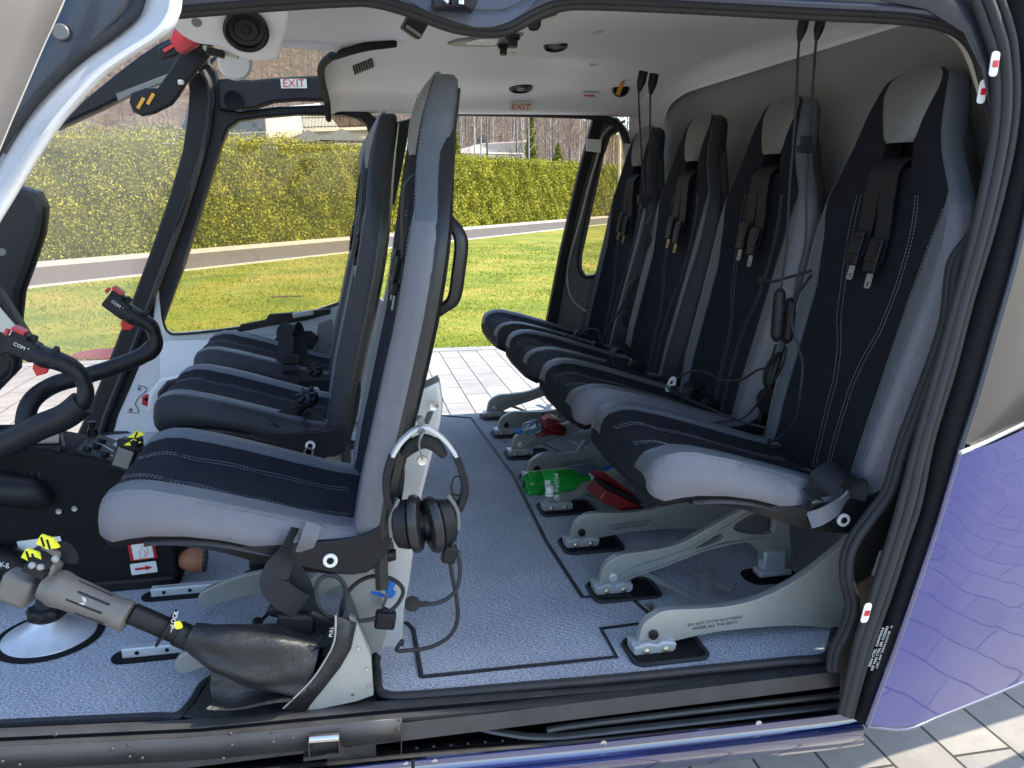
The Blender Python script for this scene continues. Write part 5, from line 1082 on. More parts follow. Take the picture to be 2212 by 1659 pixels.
# --- centre console
CO = thing('centre_console', 'black centre console with radio panels and fire extinguisher sticker', 'console', Zp(200, 1300, 0))
ctop_ = [(-.76, .30), (-.60, .335), (-.47, .300), (-.405, .262), (-.385, .235), (-.37, .19), (-.362, .02), (-.76, .02)]
mb = MB().plate([ctop_], (.012, 1.648, 0), (1, 0, 0), (0, 0, 1), .138, .006); bd = obj('body', mb, 'blackm', CO)
obj('skirt', MB().box((-.56, 1.575, .035), (.42, .012, .07)).box((-.35, 1.65, .02), (.03, .14, .04)), 'black', CO, bev=.006)
pa = V3((.13, 0, -.062)).normalized(); pn_ = V3((.062, 0, .13)).normalized()
def cpos(x, y): return V3((x, y, float(np.interp(x, [-.59, -.46, -.392], [.337, .302, .264]))+.004))
for (x, y, w_, l_, nm) in ((-.475, 1.65, .085, .115, 'radio_panel'), (-.418, 1.65, .075, .12, 'blank_panel')):
    d = V3((.1, 0, -.045)).normalized(); n_ = V3((.045, 0, .1)).normalized(); pp = obj(nm, MB().box(cpos(x, y), (w_ if nm != 'radio_panel' else .07, l_, .008), ax=(d, (0, 1, 0), n_)), 'black', CO, bev=.0015)
    mb = MB(); k4 = ((-.028, -.06), (.028, -.06), (-.028, .075), (.028, .075)) if nm == 'blank_panel' else ((-.01, -.02), (-.01, .03), (.012, -.055), (-.02, -.06), (.02, .07))
    for a_, b_ in k4: mb.lathe(cpos(x, y)+d*a_+V3((0, b_*.68, 0)), n_, [(0, .008 if nm != 'blank_panel' else .006), (.012, .007 if nm != 'blank_panel' else .005), (.013, 0)], 14)
    obj('knob', mb, 'black', pp)
    if nm == 'radio_panel':
        mb = MB(); [mb.box(cpos(x, y)+d*a_+V3((0, b_*.65, 0))+n_*.0045, (e_, f_, .001), ax=(d, (0, 1, 0), n_)) for a_, b_, e_, f_ in ((.0, -.06, .018, .022), (.016, .05, .014, .02), (-.012, .065, .01, .016))]; obj('radio_screen', mb, 'grille', pp)
        mb = MB(); mb.text('COM', cpos(x, y)+d*.02+V3((0, -.035, 0))+n_*.0052, d, (0, 1, 0), .009, .0004); mb.text('NAV', cpos(x, y)+d*.02+V3((0, .02, 0))+n_*.0052, d, (0, 1, 0), .009, .0004); mb.tube([cpos(x, y)+d*.02+V3((0, -.01, 0))+n_*.005, cpos(x, y)-d*.01+V3((0, .008, 0))+n_*.005], .001, n=4); obj('panel_lettering', mb, 'label', pp)
mb = MB().plate([[(p.x, p.y) for p in (V3((-.78, 1.60, 0)), V3((-.535, 1.60, 0)), V3((-.565, 1.70, 0)), V3((-.78, 1.71, 0)))]], (0, 0, .342), (1, 0, 0), (0, 1, 0), .004); sc = obj('screen', mb, 'grille', CO)
mb = MB(); mb.tube([V3((-.80, 1.595, .338)), V3((-.53, 1.595, .330))], .008, n=6, sm=1); mb.tube([V3((-.53, 1.595, .33)), V3((-.568, 1.712, .340)), V3((-.80, 1.722, .348))], .007, n=6, sm=1); obj('screen_frame', mb, 'black', CO)
mb = MB(); [mb.box((-.76+i*.012, 1.579, .288-i*.0), (.004, .003, .012)) for i in range(17)]; obj('vent_slot', mb, 'foam', CO)
mb = MB(); [mb.lathe(A(u, v, 1.577), (0, -1, 0), [(0, .0055), (.002, .005), (.001, .002), (.001, 0)], 14) for u, v in ((126, 1115), (160, 1109))]; obj('console_screw', mb, 'alu', CO)
obj('armrest', MB().tube([A(-60, 1060, 1.565), A(60, 1075, 1.565), A(105, 1100, 1.565)], [.03, .03, .012], n=12), 'black', CO)
obj('mode_knob', MB().lathe(cpos(-.505, 1.70), (0, 0, 1), [(0, .01), (.02, .009), (.022, .006), (.032, .006), (.034, .008), (.036, 0)], 14), 'black', CO)
e_ = sticker(280, 1178, 334, 1222, 1.576, '', 'red', 'redink', .01, CO, tilt=.06)
st = obj('extinguisher_sign', MB().plate([rrect(0, 0, .0365, .031, .001, 2)], A(307.5, 1201, 1.5735), (1, 0, .06), (-.06, -.05, 1), .001), 'label', CO)
mb = MB(); c = A(307, 1205, 1.5725); mb.tube([c+V3((x, 0, z)) for x, z in ((-.005, -.010), (-.005, .004), (0, .008), (.005, .004), (.005, -.010))], .0004, n=4, closed=True, sm=1); mb.tube([c+V3((x, 0, z)) for x, z in ((-.003, .012), (.004, .013), (.010, .008), (.009, -.002), (.004, -.006))], .0004, n=4); obj('extinguisher_drawing', mb, 'redink', st)
sticker(283, 1223, 337, 1252, 1.576, '', 'label', 'red', .02, CO, tilt=.06, arrow=True)
obj('notice', MB().plate([rrect(0, 0, .075, .022, .001, 2)], A(85, 1186, 1.576), (1, 0, .06), (-.06, -.05, 1), .001), 'label', CO)
obj('side_duct', MB().tube([A(-90, 1225, 1.55), A(0, 1228, 1.55), A(45, 1240, 1.555), A(60, 1262, 1.56)], [.035, .034, .028, .01], n=14), 'black', CO); obj('duct_lettering', MB().text('Kg', A(8, 1231, 1.513), (1, 0, 0), (0, 0, 1), .014, .0005), 'label', CO)
CO.scale = (1.075, 1.075, 1.075); CO.location = (CO.location.x*1.075, CO.location.y+.13, -.052)
# --- collective grip of the second lever with stripes (behind the pilot cushion)
SL = thing('second_collective', 'black second lever head with small yellow striped buttons behind the pilot cushion', 'control lever', A(280, 975, 1.68))
mb = MB().box(A(272, 982, 1.68), (.038, .026, .064), rot=(0, 24, 0)); b = obj('grip_body', mb, 'black', SL, bev=.005); obj('face_plate', MB().box(A(266, 990, 1.662), (.030, .002, .038), rot=(0, 24, 0)), 'greyp', SL, bev=.0008)
mb = MB(); mb.lathe(A(294, 956, 1.67), (0, -.3, 1), [(0, .014), (.01, .014), (.012, .008), (.012, 0)], 18); mb.lathe(A(305, 972, 1.67), (0, -.6, 1), [(0, .009), (.01, .009), (.012, 0)], 14); obj('rotary_switch', mb, 'black', SL)
for u, v in ((295, 938), (287, 955)):
    c = A(u, v, 1.66); cp = obj('striped_cap', MB().plate([[(-.014, -.003), (.0, -.006), (.014, -.002), (.002, .006)]], c, (1, 0, .1), (0, 0, 1), .006, .001), 'yellow', SL); obj('black_stripe', MB().box(c+V3((0, -.0035, 0)), (.003, .001, .013), rot=(0, 25, 0)), 'blackm', cp)
obj('lever_tube', MB().cyl(A(310, 985, 1.70), A(350, 1010, 1.71), .014), 'black', SL)
# --- cyclic sticks
def cyclic(name, label, tub, r, grip, Y, com):
    T = thing(name, label, 'control stick', A(*tub[-1]))
    obj('tube', MB().tube([A(*p) for p in tub], r, n=16, sm=8), 'black', T)
    P = [A(*p) for p in grip]; g = obj('grip', MB().tube(P, [.019, .021, .019, .0165, .019, .020, .022, .024, .022, .017], n=18, sm=6, flat=.8), 'black', T)
    d = (P[-1]-P[-2]).normalized(); n_ = V3((d.z, 0, -d.x)); n_ = n_ if n_.z > 0 else -n_
    e = P[-1]; hd = obj('switch_head', MB().box(e+d*.0, (.052, .034, .036), ax=(d, (0, 1, 0), n_)).box(e+d*.012+n_*.018, (.03, .03, .012), ax=(d, (0, 1, 0), n_)), 'black', T, bev=.005)
    mb = MB(); mb.box(e+d*.018+n_*.026, (.022, .026, .006), ax=(d, (0, 1, 0), n_)); mb.lathe(e+d*.03+n_*.016-V3((0, .012, 0)), d, [(0, .007), (.006, .006), (.006, 0)], 14); obj('red_button', mb, 'red', hd)
    mb = MB(); mb.lathe(e-d*.008+n_*.02, n_, [(0, .007), (.008, .006), (.009, 0)], 12); mb.lathe(e-d*.05+n_*.02-V3((0, .004, 0)), (n_-V3((0, .4, 0))), [(0, .007), (.008, .005), (.009, 0)], 12); mb.lathe(P[-4]-V3((0, .017, 0)), (0, -1, 0), [(0, .009), (.004, .0085), (.004, 0)], 16); obj('hat_switch', mb, 'foam', hd)
    q_ = P[-3]-n_*.017; tr = obj('trigger', MB().plate([[(-.012, .008), (.012, .008), (.008, -.010), (-.002, -.018), (-.012, -.008)]], q_, d, n_, .012, .002), 'red', T)
    obj('grip_lettering', MB().text(com, e-V3((0, .0185, 0))+n_*.004, -d, n_, .009, .0004).text('PARK', P[-3]-V3((0, .0215, 0)), -d, n_, .007, .0004), 'label', g)
    return T
cyclic('cyclic_stick', 'near black cyclic stick with red trigger at the left edge', [(-260, 1060, 1.62), (0, 963, 1.62), (80, 925, 1.62), (140, 900, 1.62), (178, 870, 1.62)], .0245, [(130, 905, 1.62), (168, 880, 1.62), (184, 855, 1.62), (182, 830, 1.62), (168, 805, 1.62), (148, 790, 1.62), (120, 778, 1.62), (98, 772, 1.62), (78, 762, 1.62), (52, 750, 1.62)], 1.62, 'COM 2')
obj_ = cyclic('far_cyclic_stick', 'far black cyclic stick with red trigger before the windshield pillar', [(185, 812, 1.85), (240, 795, 1.85), (300, 772, 1.85), (330, 750, 1.85)], .0175, [(292, 775, 1.85), (322, 762, 1.85), (336, 745, 1.85), (334, 722, 1.85), (326, 705, 1.85), (312, 695, 1.85), (300, 688, 1.85), (288, 682, 1.85), (274, 673, 1.85), (256, 660, 1.85)], 1.85, 'COM 1')
T = thing('control_linkage', 'bent black tube linking the two cyclic sticks to the cabin floor', 'linkage', A(240, 1010, 1.75)); obj('tube', MB().tube([A(*p) for p in ((190, 812, 1.85), (120, 830, 1.84), (72, 862, 1.80), (55, 905, 1.78), (60, 950, 1.77), (95, 985, 1.76), (150, 1002, 1.76), (215, 1010, 1.76), (255, 1035, 1.77), (285, 1080, 1.78))], .0185, n=16, sm=8), 'black', T); obj('collar', MB().cyl(A(85, 985, 1.76), A(118, 996, 1.76), .021), 'foam', T)
# --- instrument panel edge
IP = thing('instrument_panel', 'black instrument panel edge at the left of the cockpit', 'instrument panel', A(0, 700, 1.9))
pxplate(mb := MB(), [sm2([(0, 0)]*0) or [(-180, 1000), (-180, 430), (-60, 416), (50, 417), (78, 426), (88, 448), (82, 500), (62, 560), (38, 625), (30, 700), (30, 760), (28, 790), (-40, 860)]], 1.95, .05, .015); obj('glareshield', mb, 'black', IP)
pxplate(mb := MB(), [[(-60, 560), (5, 640), (62, 730), (55, 735), (30, 752), (-60, 790)]], 1.78, .04, .004); obj('display_housing', mb, 'black', IP); pxplate(mb := MB(), [[(-60, 590), (2, 668), (52, 726), (38, 730), (-60, 690)]], 1.755, .006, .001); obj('display_bezel', mb, 'beige', IP)
obj('display_cable', MB().tube([A(u, v, 1.78) for u, v in ((20, 765), (28, 785), (22, 810), (5, 822), (-20, 815))], .0025), 'black', IP)
obj('panel_screw', MB().lathe(A(5, 545, 1.83), (0, -1, 0), [(0, .008), (.004, .007), (.004, 0)], 14), 'greyp', IP)
# --- rotor brake lever and red lever on the roof
RB = thing('rotor_brake_lever', 'black roof lever with two yellow stripes on its paddle', 'lever', A(430, 95, 2.0))
pxplate(mb := MB(), [[(418, 92), (445, 100), (452, 112), (440, 128), (398, 178), (382, 205), (368, 222), (332, 240), (308, 245), (294, 238), (287, 222), (290, 206), (318, 196), (345, 197), (360, 176), (405, 108)]], 2.0, .02, .006); ar = obj('arm', mb, 'black', RB)
for u, v in ((304, 223), (325, 214)): obj('yellow_stripe', MB().box(A(u, v, 1.987), (.007, .002, .026), rot=(0, 33, 0)), 'orange', ar, bev=.0005)
obj('pivot', MB().lathe(A(438, 95, 1.99), (0, -1, 0), [(-.02, .02), (.012, .02), (.014, .01), (.014, 0)], 18), 'black', RB); obj('clip', MB().box(A(391, 178, 1.985), (.012, .01, .01)), 'label', RB, bev=.002)
RD = thing('fuel_shutoff_lever', 'red roof lever beside the pivot of the black brake lever', 'lever', A(400, 88, 1.93)); pxplate(mb := MB(), [[(392, 62), (425, 84), (424, 94), (396, 111), (386, 106), (375, 88), (382, 70)]], 1.93, .03, .005); obj('handle', mb, 'red', RD)
pxplate(mb := MB(), [[(348, 108), (384, 88), (390, 105), (376, 118), (352, 124)]], 2.0, .015, .005); obj('guard', mb, 'black', RD); obj('red_mark', MB().box(A(364, 104, 1.988), (.024, .002, .007), rot=(0, -32, 0)), 'red', RD)
# --- grab handle on the pilot backrest
obj('grab_handle', MB().tube([p-PS.location for p in (A(958, 462, 1.33), A(975, 480, 1.31), A(996, 520, 1.30), A(990, 590, 1.30), A(980, 645, 1.31), A(955, 668, 1.32), A(915, 700, 1.33))], [.006, .011, .013, .013, .013, .011, .006], n=10, sm=6, flat=.7), 'shell', PS, world=False)
obj('post_screw', MB().lathe(A(937, 877, 1.35), (0, -1, 0), [(0, .008), (.003, .0075), (.002, .004), (.002, 0)], 16), 'steel', PS)
obj('post_lettering', MB().text('ANYTHING', A(798, 1362, 1.364), (1, 0, 0), (0, 0, 1), .010, .0004).text('SEATS', A(797, 1373, 1.364), (1, 0, 0), (0, 0, 1), .010, .0004), 'ink', PS)
# --- headset on the post
HS = thing('headset', 'silver and black headset hanging from a hook behind the pilot seat', 'headset', A(915, 930, 1.27))
Yh = 1.235
hb = [(852, 1110), (836, 1075), (835, 1030), (848, 985), (875, 945), (915, 922), (955, 945), (985, 985), (1001, 1030), (1003, 1065), (990, 1100)]
obj('headband', MB().tube([A(u, v, Yh+.002*math.sin(i)) for i, (u, v) in enumerate(hb)], [.006, .007, .0085, .009, .009, .009, .009, .009, .0085, .007, .006], n=10, sm=6, flat=.4, up=(0, 1, 0)) if 0 else MB().ribbon([A(u, v, Yh) for u, v in hb], (0, 1, 0), .018, .006), 'aluw', HS, bev=.001)
obj('band_slider', MB().ribbon([A(u, v, Yh) for u, v in hb[:4]], (0, 1, 0), .022, .011).ribbon([A(u, v, Yh) for u, v in hb[-4:]], (0, 1, 0), .022, .011), 'black', HS, bev=.001)
obj('head_pad', MB().tube([A(u, v, Yh+.004) for u, v in ((872, 985), (890, 965), (915, 953), (940, 962), (960, 985))], [.006, .011, .012, .011, .006], n=12, sm=6), 'foam', HS)
for (u, v, sx, tl) in ((884, 1132, -1, .1), (948, 1130, 1, -.1)):
    c = A(u, v, Yh-.002); axd = V3((-sx*1.0, -.25, tl)).normalized(); E_ = 1.35
    def oval(prof, n=36):
        u_ = axd.orthogonal().normalized(); zz = V3((0, 0, 1)); zz = (zz-axd*zz.dot(axd)).normalized(); yy_ = axd.cross(zz); G = []
        for h_, r_ in prof: G.append([c+axd*h_+(zz*math.cos(a)*1.28+yy_*math.sin(a))*r_ for a in np.linspace(0, 2*math.pi, n, endpoint=False)])
        return G
    g = MB().grid(oval([(-.024, .001), (-.024, .022), (-.019, .029), (-.005, .0315), (.0, .0315), (.0, .02)]), wrapj=True); cup = obj('ear_cup', g, 'black', HS)
    g = MB().grid(oval([(.001, .018), (.001, .031), (.005, .0365), (.012, .037), (.018, .034), (.021, .027), (.020, .018), (.012, .015)]), wrapj=True); obj('ear_cushion', g, 'cushion', cup)
    mb = MB().ribbon([c+axd*-.018+V3((0, 0, .045)), c+axd*-.030+V3((0, -.01, .02)), c+axd*-.030+V3((0, -.016, -.012))], (0, 1, .3), .02, .006); obj('yoke', mb, 'greyp', cup, bev=.001)
mb = MB(); [mb.lathe(A(u, v, Yh), (0, -1, 0), [(-.01, .006), (.010, .006), (.011, .003), (.011, 0)], 14) for u, v in ((909, 928), (908, 908))]; mb.ribbon([A(912, 990, Yh-.01), A(905, 960, Yh-.012), A(912, 935, Yh-.012), A(930, 890, Yh+.08)], (0, 1, 0), .01, .003); obj('hook', mb, 'greyp', HS)
obj('hook_screw', MB().lathe(A(912, 994, Yh-.01), (0, -1, 0), [(0, .008), (.003, .0075), (.002, .003), (.002, 0)], 16), 'steel', HS)
mb = MB().box(A(970, 1195, Yh-.005), (.022, .022, .03), rot=(0, 12, 0)); obj('mic_joint', mb, 'black', HS, bev=.004)
obj('mic_boom', MB().tube([A(u, v, Yh-.01) for u, v in ((988, 1190), (994, 1230), (988, 1268), (968, 1292), (940, 1304), (915, 1304))], .0035, n=8), 'rubber', HS)
obj('microphone', MB().tube([A(926, 1304, Yh-.01), A(908, 1305, Yh-.01), A(900, 1305, Yh-.01), A(888, 1304, Yh-.01), A(876, 1303, Yh-.01)], [.004, .005, .011, .0125, .008], n=14, sm=4), 'foam', HS)
obj('headset_cable', MB().tube([A(*p) for p in ((971, 1205, 1.265), (978, 1250, 1.262), (986, 1290, 1.262), (988, 1340, 1.262), (970, 1375, 1.262), (930, 1398, 1.262), (880, 1405, 1.262), (857, 1404, 1.262), (868, 1385, 1.262), (868, 1392, 1.27))], .0036, n=8), 'rubber', HS)
for l in (((832, 1060), (845, 1085), (838, 1115), (852, 1135)), ((1003, 1070), (980, 1068), (975, 1050), (983, 1030), (998, 1032))): obj('thin_cable', MB().tube([A(u, v, Yh-.006) for u, v in l], .0016, n=6), 'black', HS)
# --- blue cord, microphone cable coil and belt near the lever
T = thing('blue_lanyard', 'bright blue cord with clear tag tied round the silver seat post', 'cord', A(800, 1275, 1.30)); obj('cord', MB().tube([A(*p) for p in ((772, 1258, 1.36), (768, 1240, 1.36), (773, 1262, 1.335), (800, 1277, 1.33), (835, 1288, 1.32), (848, 1286, 1.318), (852, 1276, 1.32))], .0032, n=8), 'bluecord', T); obj('knot', MB().box(A(843, 1268, 1.318), (.012, .01, .024), rot=(0, 25, 0)), 'bluecord', T, bev=.003); obj('tube_sleeve', MB().cyl(A(852, 1250, 1.318), A(826, 1310, 1.318), .0035), 'steel', T)
T = thing('coiled_cable', 'black microphone cable coiled in front of the silver seat post', 'cable', A(830, 1330, 1.28)); obj('cable', MB().tube([A(*p) for p in ((700, 1330, 1.235), (740, 1338, 1.25), (790, 1340, 1.27), (835, 1325, 1.28), (862, 1300, 1.285), (870, 1272, 1.29), (845, 1250, 1.29), (805, 1245, 1.29), (770, 1260, 1.29), (745, 1290, 1.285), (735, 1330, 1.27), (742, 1310, 1.26), (746, 1270, 1.26), (725, 1245, 1.26), (695, 1248, 1.26), (682, 1275, 1.25), (690, 1310, 1.24), (712, 1345, 1.23))], .0036, n=8, sm=8), 'rubber', T); obj('plug', MB().tube([A(670, 1322, 1.22), A(690, 1332, 1.225), (A(716, 1348, 1.23))], [.005, .007, .005], n=10).tube([A(826, 1316, 1.285), A(840, 1330, 1.285), A(845, 1340, 1.285)], [.006, .01, .006], n=10), 'black', T); obj('clip', MB().box(A(832, 1338, 1.28), (.034, .02, .03), rot=(0, 10, 0)), 'black', T, bev=.004)
# --- belts
def belt(name, label, segs, parent=None, buckle=None, cat_='belt'):
    T = thing(name, label, cat_, segs[0][0][0]) if parent is None else parent
    return T
def rib(pp, wd, w_, T, nm='webbing', k='strap', th=.002): return obj(nm, MB().ribbon([A(*p) for p in pp], [V3(x) for x in wd] if isinstance(wd, list) else wd, w_, th), k, T)
LB = thing('hanging_belt', 'black twisted lap belt hanging from the pilot cushion side', 'belt', A(615, 1200, 1.25))
rib([(640, 1140, 1.262), (620, 1190, 1.25), (598, 1235, 1.24), (592, 1262, 1.235), (615, 1290, 1.235), (652, 1310, 1.24)], [(.3, .6, .1), (.5, .6, .2), (1, .2, .0), (.8, .2, .6), (-.1, .1, 1), (.2, .0, 1)], .042, LB, k='strap')
rib([(600, 1210, 1.265), (630, 1230, 1.26), (655, 1270, 1.26), (672, 1330, 1.255)], [(1, .1, .2), (.9, 0, .4), (.9, 0, .3), (1, 0, .1)], .03, LB)
obj('buckle', MB().box(A(640, 1345, 1.25), (.06, .03, .04), rot=(0, 10, 0)).box(A(600, 1318, 1.26), (.03, .02, .02), rot=(0, 20, 0)), 'black', LB, bev=.006)
obj('stitched_tab', MB().ribbon([p-PS.location for p in (A(680, 1132, 1.259), A(668, 1160, 1.254), A(655, 1192, 1.262))], (.9, 0, .25), .026, .004), 'leather', PS, world=False)
# rear near seat belt loop
LB = thing('rear_lap_belt', 'thick black belt loop curling over the near rear cushion corner', 'belt', A(1790, 1060, 1.24))
rib([(1745, 1100, 1.195), (1758, 1070, 1.195), (1775, 1045, 1.20), (1800, 1022, 1.205), (1825, 1020, 1.21), (1842, 1040, 1.21), (1836, 1075, 1.205)], [(.5, .1, .9), (.45, .1, .9), (.5, .3, .8), (.2, .9, .5), (-.1, 1, .3), (-.6, .9, .0), (-.8, .5, .0)], .050, LB, th=.003)
obj('belt_buckle', MB().box(A(1770, 1030, 1.30), (.05, .03, .02), rot=(0, 15, 0)).box(A(1752, 1020, 1.34), (.03, .03, .012)), 'black', LB, bev=.003)
obj('stitched_tab', MB().ribbon([p-A0.location for p in (A(1832, 1068, 1.188), A(1806, 1096, 1.183), A(1772, 1116, 1.184), A(1748, 1124, 1.19))], (.55, 0, .83), .028, .004), 'leather', A0, world=False)
def rotary(name, label, u, v, Y, s=1.0, k=8):
    c = A(u, v, Y); T = thing(name, label, 'buckle', c); n_ = V3((-.25, -.5, .85)).normalized(); a_ = n_.orthogonal().normalized(); b_ = n_.cross(a_); G = []
    for h_, r_ in ((-.012*s, .022*s), (.0, .024*s), (.004*s, .022*s), (.005*s, .012*s), (.009*s, .010*s), (.010*s, .001)): G.append([c+n_*h_+(a_*math.cos(t)+b_*math.sin(t))*r_ for t in np.linspace(0, 2*math.pi, 40, endpoint=False)])
    obj('housing', MB().grid(G, wrapj=True), 'black', T); mb = MB()
    for i in range(6): t = i*math.pi/3; mb.box(c+n_*.009*s+(a_*math.cos(t)+b_*math.sin(t))*.015*s, (.02*s, .007*s, .006*s), ax=(a_*math.cos(t)+b_*math.sin(t), -a_*math.sin(t)+b_*math.cos(t), n_))
    obj('star_handle', mb, 'black', T, bev=.002); return T
rotary('harness_buckle', 'star shaped rotary harness buckle on the middle front cushion', 664, 858, 2.02, 1.1)
T = rotary('harness_buckle', 'black rotary harness buckle on the cushion of the near rear seat', 1655, 975, 1.50, 1.1); obj('buckle_base', MB().box(A(1655, 985, 1.50), (.075, .05, .03), rot=(0, 12, 0)), 'black', T, bev=.008)
LB = thing('centre_lap_belt', 'crumpled black belt lying on the middle front cushion by the backrest', 'belt', A(640, 920, 1.97))
rib([(665, 880, 2.0), (650, 895, 1.96), (600, 915, 1.93), (595, 935, 1.92), (620, 955, 1.92), (640, 930, 1.93), (670, 905, 1.95), (700, 960, 1.94), (712, 985, 1.93)], [(.7, .2, .7), (.5, .3, .7), (.3, .5, .8), (.8, .2, .5), (1, .2, .1), (.9, .2, .4), (.5, .1, .9), (.6, .1, .8), (.6, .1, .8)], .05, LB, th=.003)
obj('anchor_ring', MB().lathe(A(667, 976, 1.90), (0, -1, 0), [(0, .012), (.003, .012), (.003, .007), (0, .006)], 18), 'steel', LB)
LB = thing('far_belt_loop', 'upright black belt loop standing on the far front cushion', 'belt', A(630, 760, 2.55))
rib([(628, 835, 2.45), (625, 800, 2.48), (614, 775, 2.5), (618, 740, 2.52), (614, 720, 2.53), (622, 708, 2.54), (636, 706, 2.55), (644, 730, 2.56), (650, 770, 2.56), (665, 800, 2.55)], [(1, .1, 0)]*10, .046, LB, th=.003)
obj('slide_adjuster', MB().box(A(628, 775, 2.49), (.055, .01, .03)).box(A(628, 800, 2.47), (.05, .01, .012)), 'black', LB, bev=.002); rotary('harness_buckle', 'black rotary harness buckle beside the belt loop on the far front cushion', 680, 800, 2.5, 1.0)
for (u, v, Y, lab, w_) in ((1345, 775, 2.1, 'black belt loop curled on the third rear cushion', .05), (1262, 735, 2.55, 'small crumpled belt on the farthest rear cushion', .035), (1505, 860, 1.85, 'black belt pile and pouch on the second rear cushion', .055)):
    LB = thing('lap_belt', lab, 'belt', A(u, v, Y)); c = (u, v)
    rib([(u-20, v+20, Y), (u-22, v-5, Y), (u-12, v-20, Y+.01), (u+10, v-18, Y+.02), (u+22, v, Y+.02), (u+14, v+22, Y+.01)], [(.3, 1, 0), (.3, 1, .2), (.5, .8, .2), (.5, .8, .2), (.3, 1, 0), (.3, 1, 0)], w_, LB, th=.003)
    rib([(u-30, v-2, Y), (u-5, v+22, Y-.01), (u+20, v+30, Y-.01), (u+50, v+24, Y)], [(.2, .4, .8)]*4, w_*.7, LB, nm='loose_webbing'); obj('belt_buckle', MB().box(A(u+30, v+12, Y), (.04, .03, .022), rot=(10, 20, 0)), 'black', LB, bev=.004)
# --- cables hanging from the ceiling and headset gear between the rear seats
def hang(label, pth, plug, Y):
    T = thing('hanging_cable', label, 'cable', A(*pth[0])); obj('cord', MB().tube([A(*p) for p in pth], .0024, n=8), 'rubber', T)
    a, b = A(*pth[0]), A(*pth[1]); obj('jack_plug', MB().tube([a, a.lerp(b, .5), b], [.0095*Y/1.6, .009*Y/1.6, .003], n=10, sm=3), 'black', T); return T
hang('left cord of the near pair hanging from the headliner', [(1738, 38, 1.45), (1726, 90, 1.45), (1718, 250, 1.45), (1706, 400, 1.44), (1700, 520, 1.43), (1690, 600, 1.42), (1682, 650, 1.42)], None, 1.6)
hang('right cord of the near pair hanging from the headliner', [(1774, 38, 1.45), (1763, 88, 1.45), (1752, 250, 1.45), (1742, 400, 1.43), (1740, 520, 1.42), (1722, 600, 1.42), (1716, 650, 1.42)], None, 1.6)
hang('left cord of the far pair before the farthest rear seat', [(1390, 155, 2.1), (1380, 200, 2.1), (1384, 300, 2.1), (1390, 400, 2.1), (1396, 440, 2.1), (1392, 500, 2.1), (1380, 600, 2.1)], None, 2.1)
hang('right cord of the far pair before the farthest rear seat', [(1413, 160, 2.1), (1405, 205, 2.1), (1404, 300, 2.1), (1400, 400, 2.1), (1396, 440, 2.1)], None, 2.1)
mb = MB()
for n_, (u, v, Y, s, lab) in enumerate(((1683, 680, 1.40, 1, 'left black inline plug pair hanging between the near rear seats'), (1705, 692, 1.42, .85, 'right slimmer inline plug pair hanging between the near rear seats'))):
    T = thing('inline_connector', lab, 'connector', A(u, v, Y)); obj('body', MB().tube([A(u+3, v-58*s, Y), A(u+2, v-48*s, Y), A(u, v-30*s, Y), A(u-3, v+15*s, Y), A(u-5, v+45*s, Y), A(u-6, v+58*s, Y)], [.003, .0105, .0115, .012, .0115, .004], n=14, sm=5), 'black', T)
    mb = MB(); [mb.tube([A(u+1, v-22*s+k*5, Y), A(u+1, v-20*s+k*5, Y)], .0122, n=14, sm=1) for k in range(3)]; obj('ring', mb, 'rubber', T)
def cord(name, label, P, r=.0026, extra=None):
    T = thing(name, label, 'cable', A(*P[0])); obj('cord', MB().tube([A(*p) for p in P], r, n=8, sm=8), 'rubber', T); return T
cord('boom_cable', 'long cable looping down over the near rear backrest to its buckle', [(1752, 595, 1.45), (1722, 640, 1.40), (1710, 690, 1.37), (1722, 740, 1.36), (1734, 790, 1.36), (1728, 850, 1.36), (1720, 900, 1.38), (1695, 940, 1.42), (1660, 955, 1.48)])
cord('looping_cable', 'cable running from the connectors across the second rear seat', [(1676, 745, 1.43), (1660, 790, 1.48), (1635, 800, 1.55), (1600, 820, 1.62), (1560, 822, 1.7), (1525, 805, 1.76), (1490, 803, 1.8), (1450, 825, 1.83), (1445, 840, 1.8), (1480, 860, 1.75), (1540, 885, 1.66), (1600, 910, 1.60), (1655, 925, 1.5)])
cord('second_cable', 'cable from the slimmer connector curving down beside the buckle', [(1698, 750, 1.44), (1690, 790, 1.46), (1660, 840, 1.52), (1630, 880, 1.6), (1600, 905, 1.62), (1540, 915, 1.64), (1560, 940, 1.6), (1620, 955, 1.52), (1650, 960, 1.5)])
cord('mic_boom_rear', 'bent microphone boom sticking out before the second backrest', [(1644, 606, 1.6), (1670, 608, 1.56), (1700, 600, 1.52), (1752, 585, 1.47)], .003)
cord('tangled_cable', 'tangled cable loops on the farthest rear cushions', [(1226, 720, 2.6), (1222, 745, 2.55), (1240, 735, 2.5), (1262, 715, 2.45), (1290, 712, 2.42), (1300, 735, 2.4), (1320, 700, 2.35), (1350, 650, 2.3), (1375, 600, 2.25)], .003)
T = thing('boom_foam', 'small black foam microphone tip before the second rear backrest', 'microphone', A(1645, 607, 1.58)); obj('foam', MB().lathe(A(1645, 607, 1.58)-V3((0, 0, .008)), (0, 0, 1), [(0, .001), (.002, .006), (.008, .0085), (.014, .006), (.016, .001)], 14), 'foam', T)
T = thing('cord_clip', 'black plastic clip holding the near pair of cords', 'clip', A(1730, 305, 1.44)); obj('clip_body', MB().box(A(1742, 322, 1.432), (.034, .008, .012)).box(A(1742, 312, 1.436), (.02, .01, .03)), 'black', T, bev=.001)
T = thing('cord_clip', 'black plastic clip where the far pair of cords cross', 'clip', A(1392, 430, 2.1)); obj('clip_body', MB().box(A(1393, 430, 2.09), (.038, .012, .022)).box(A(1392, 438, 2.09), (.02, .01, .03)), 'black', T, bev=.001)
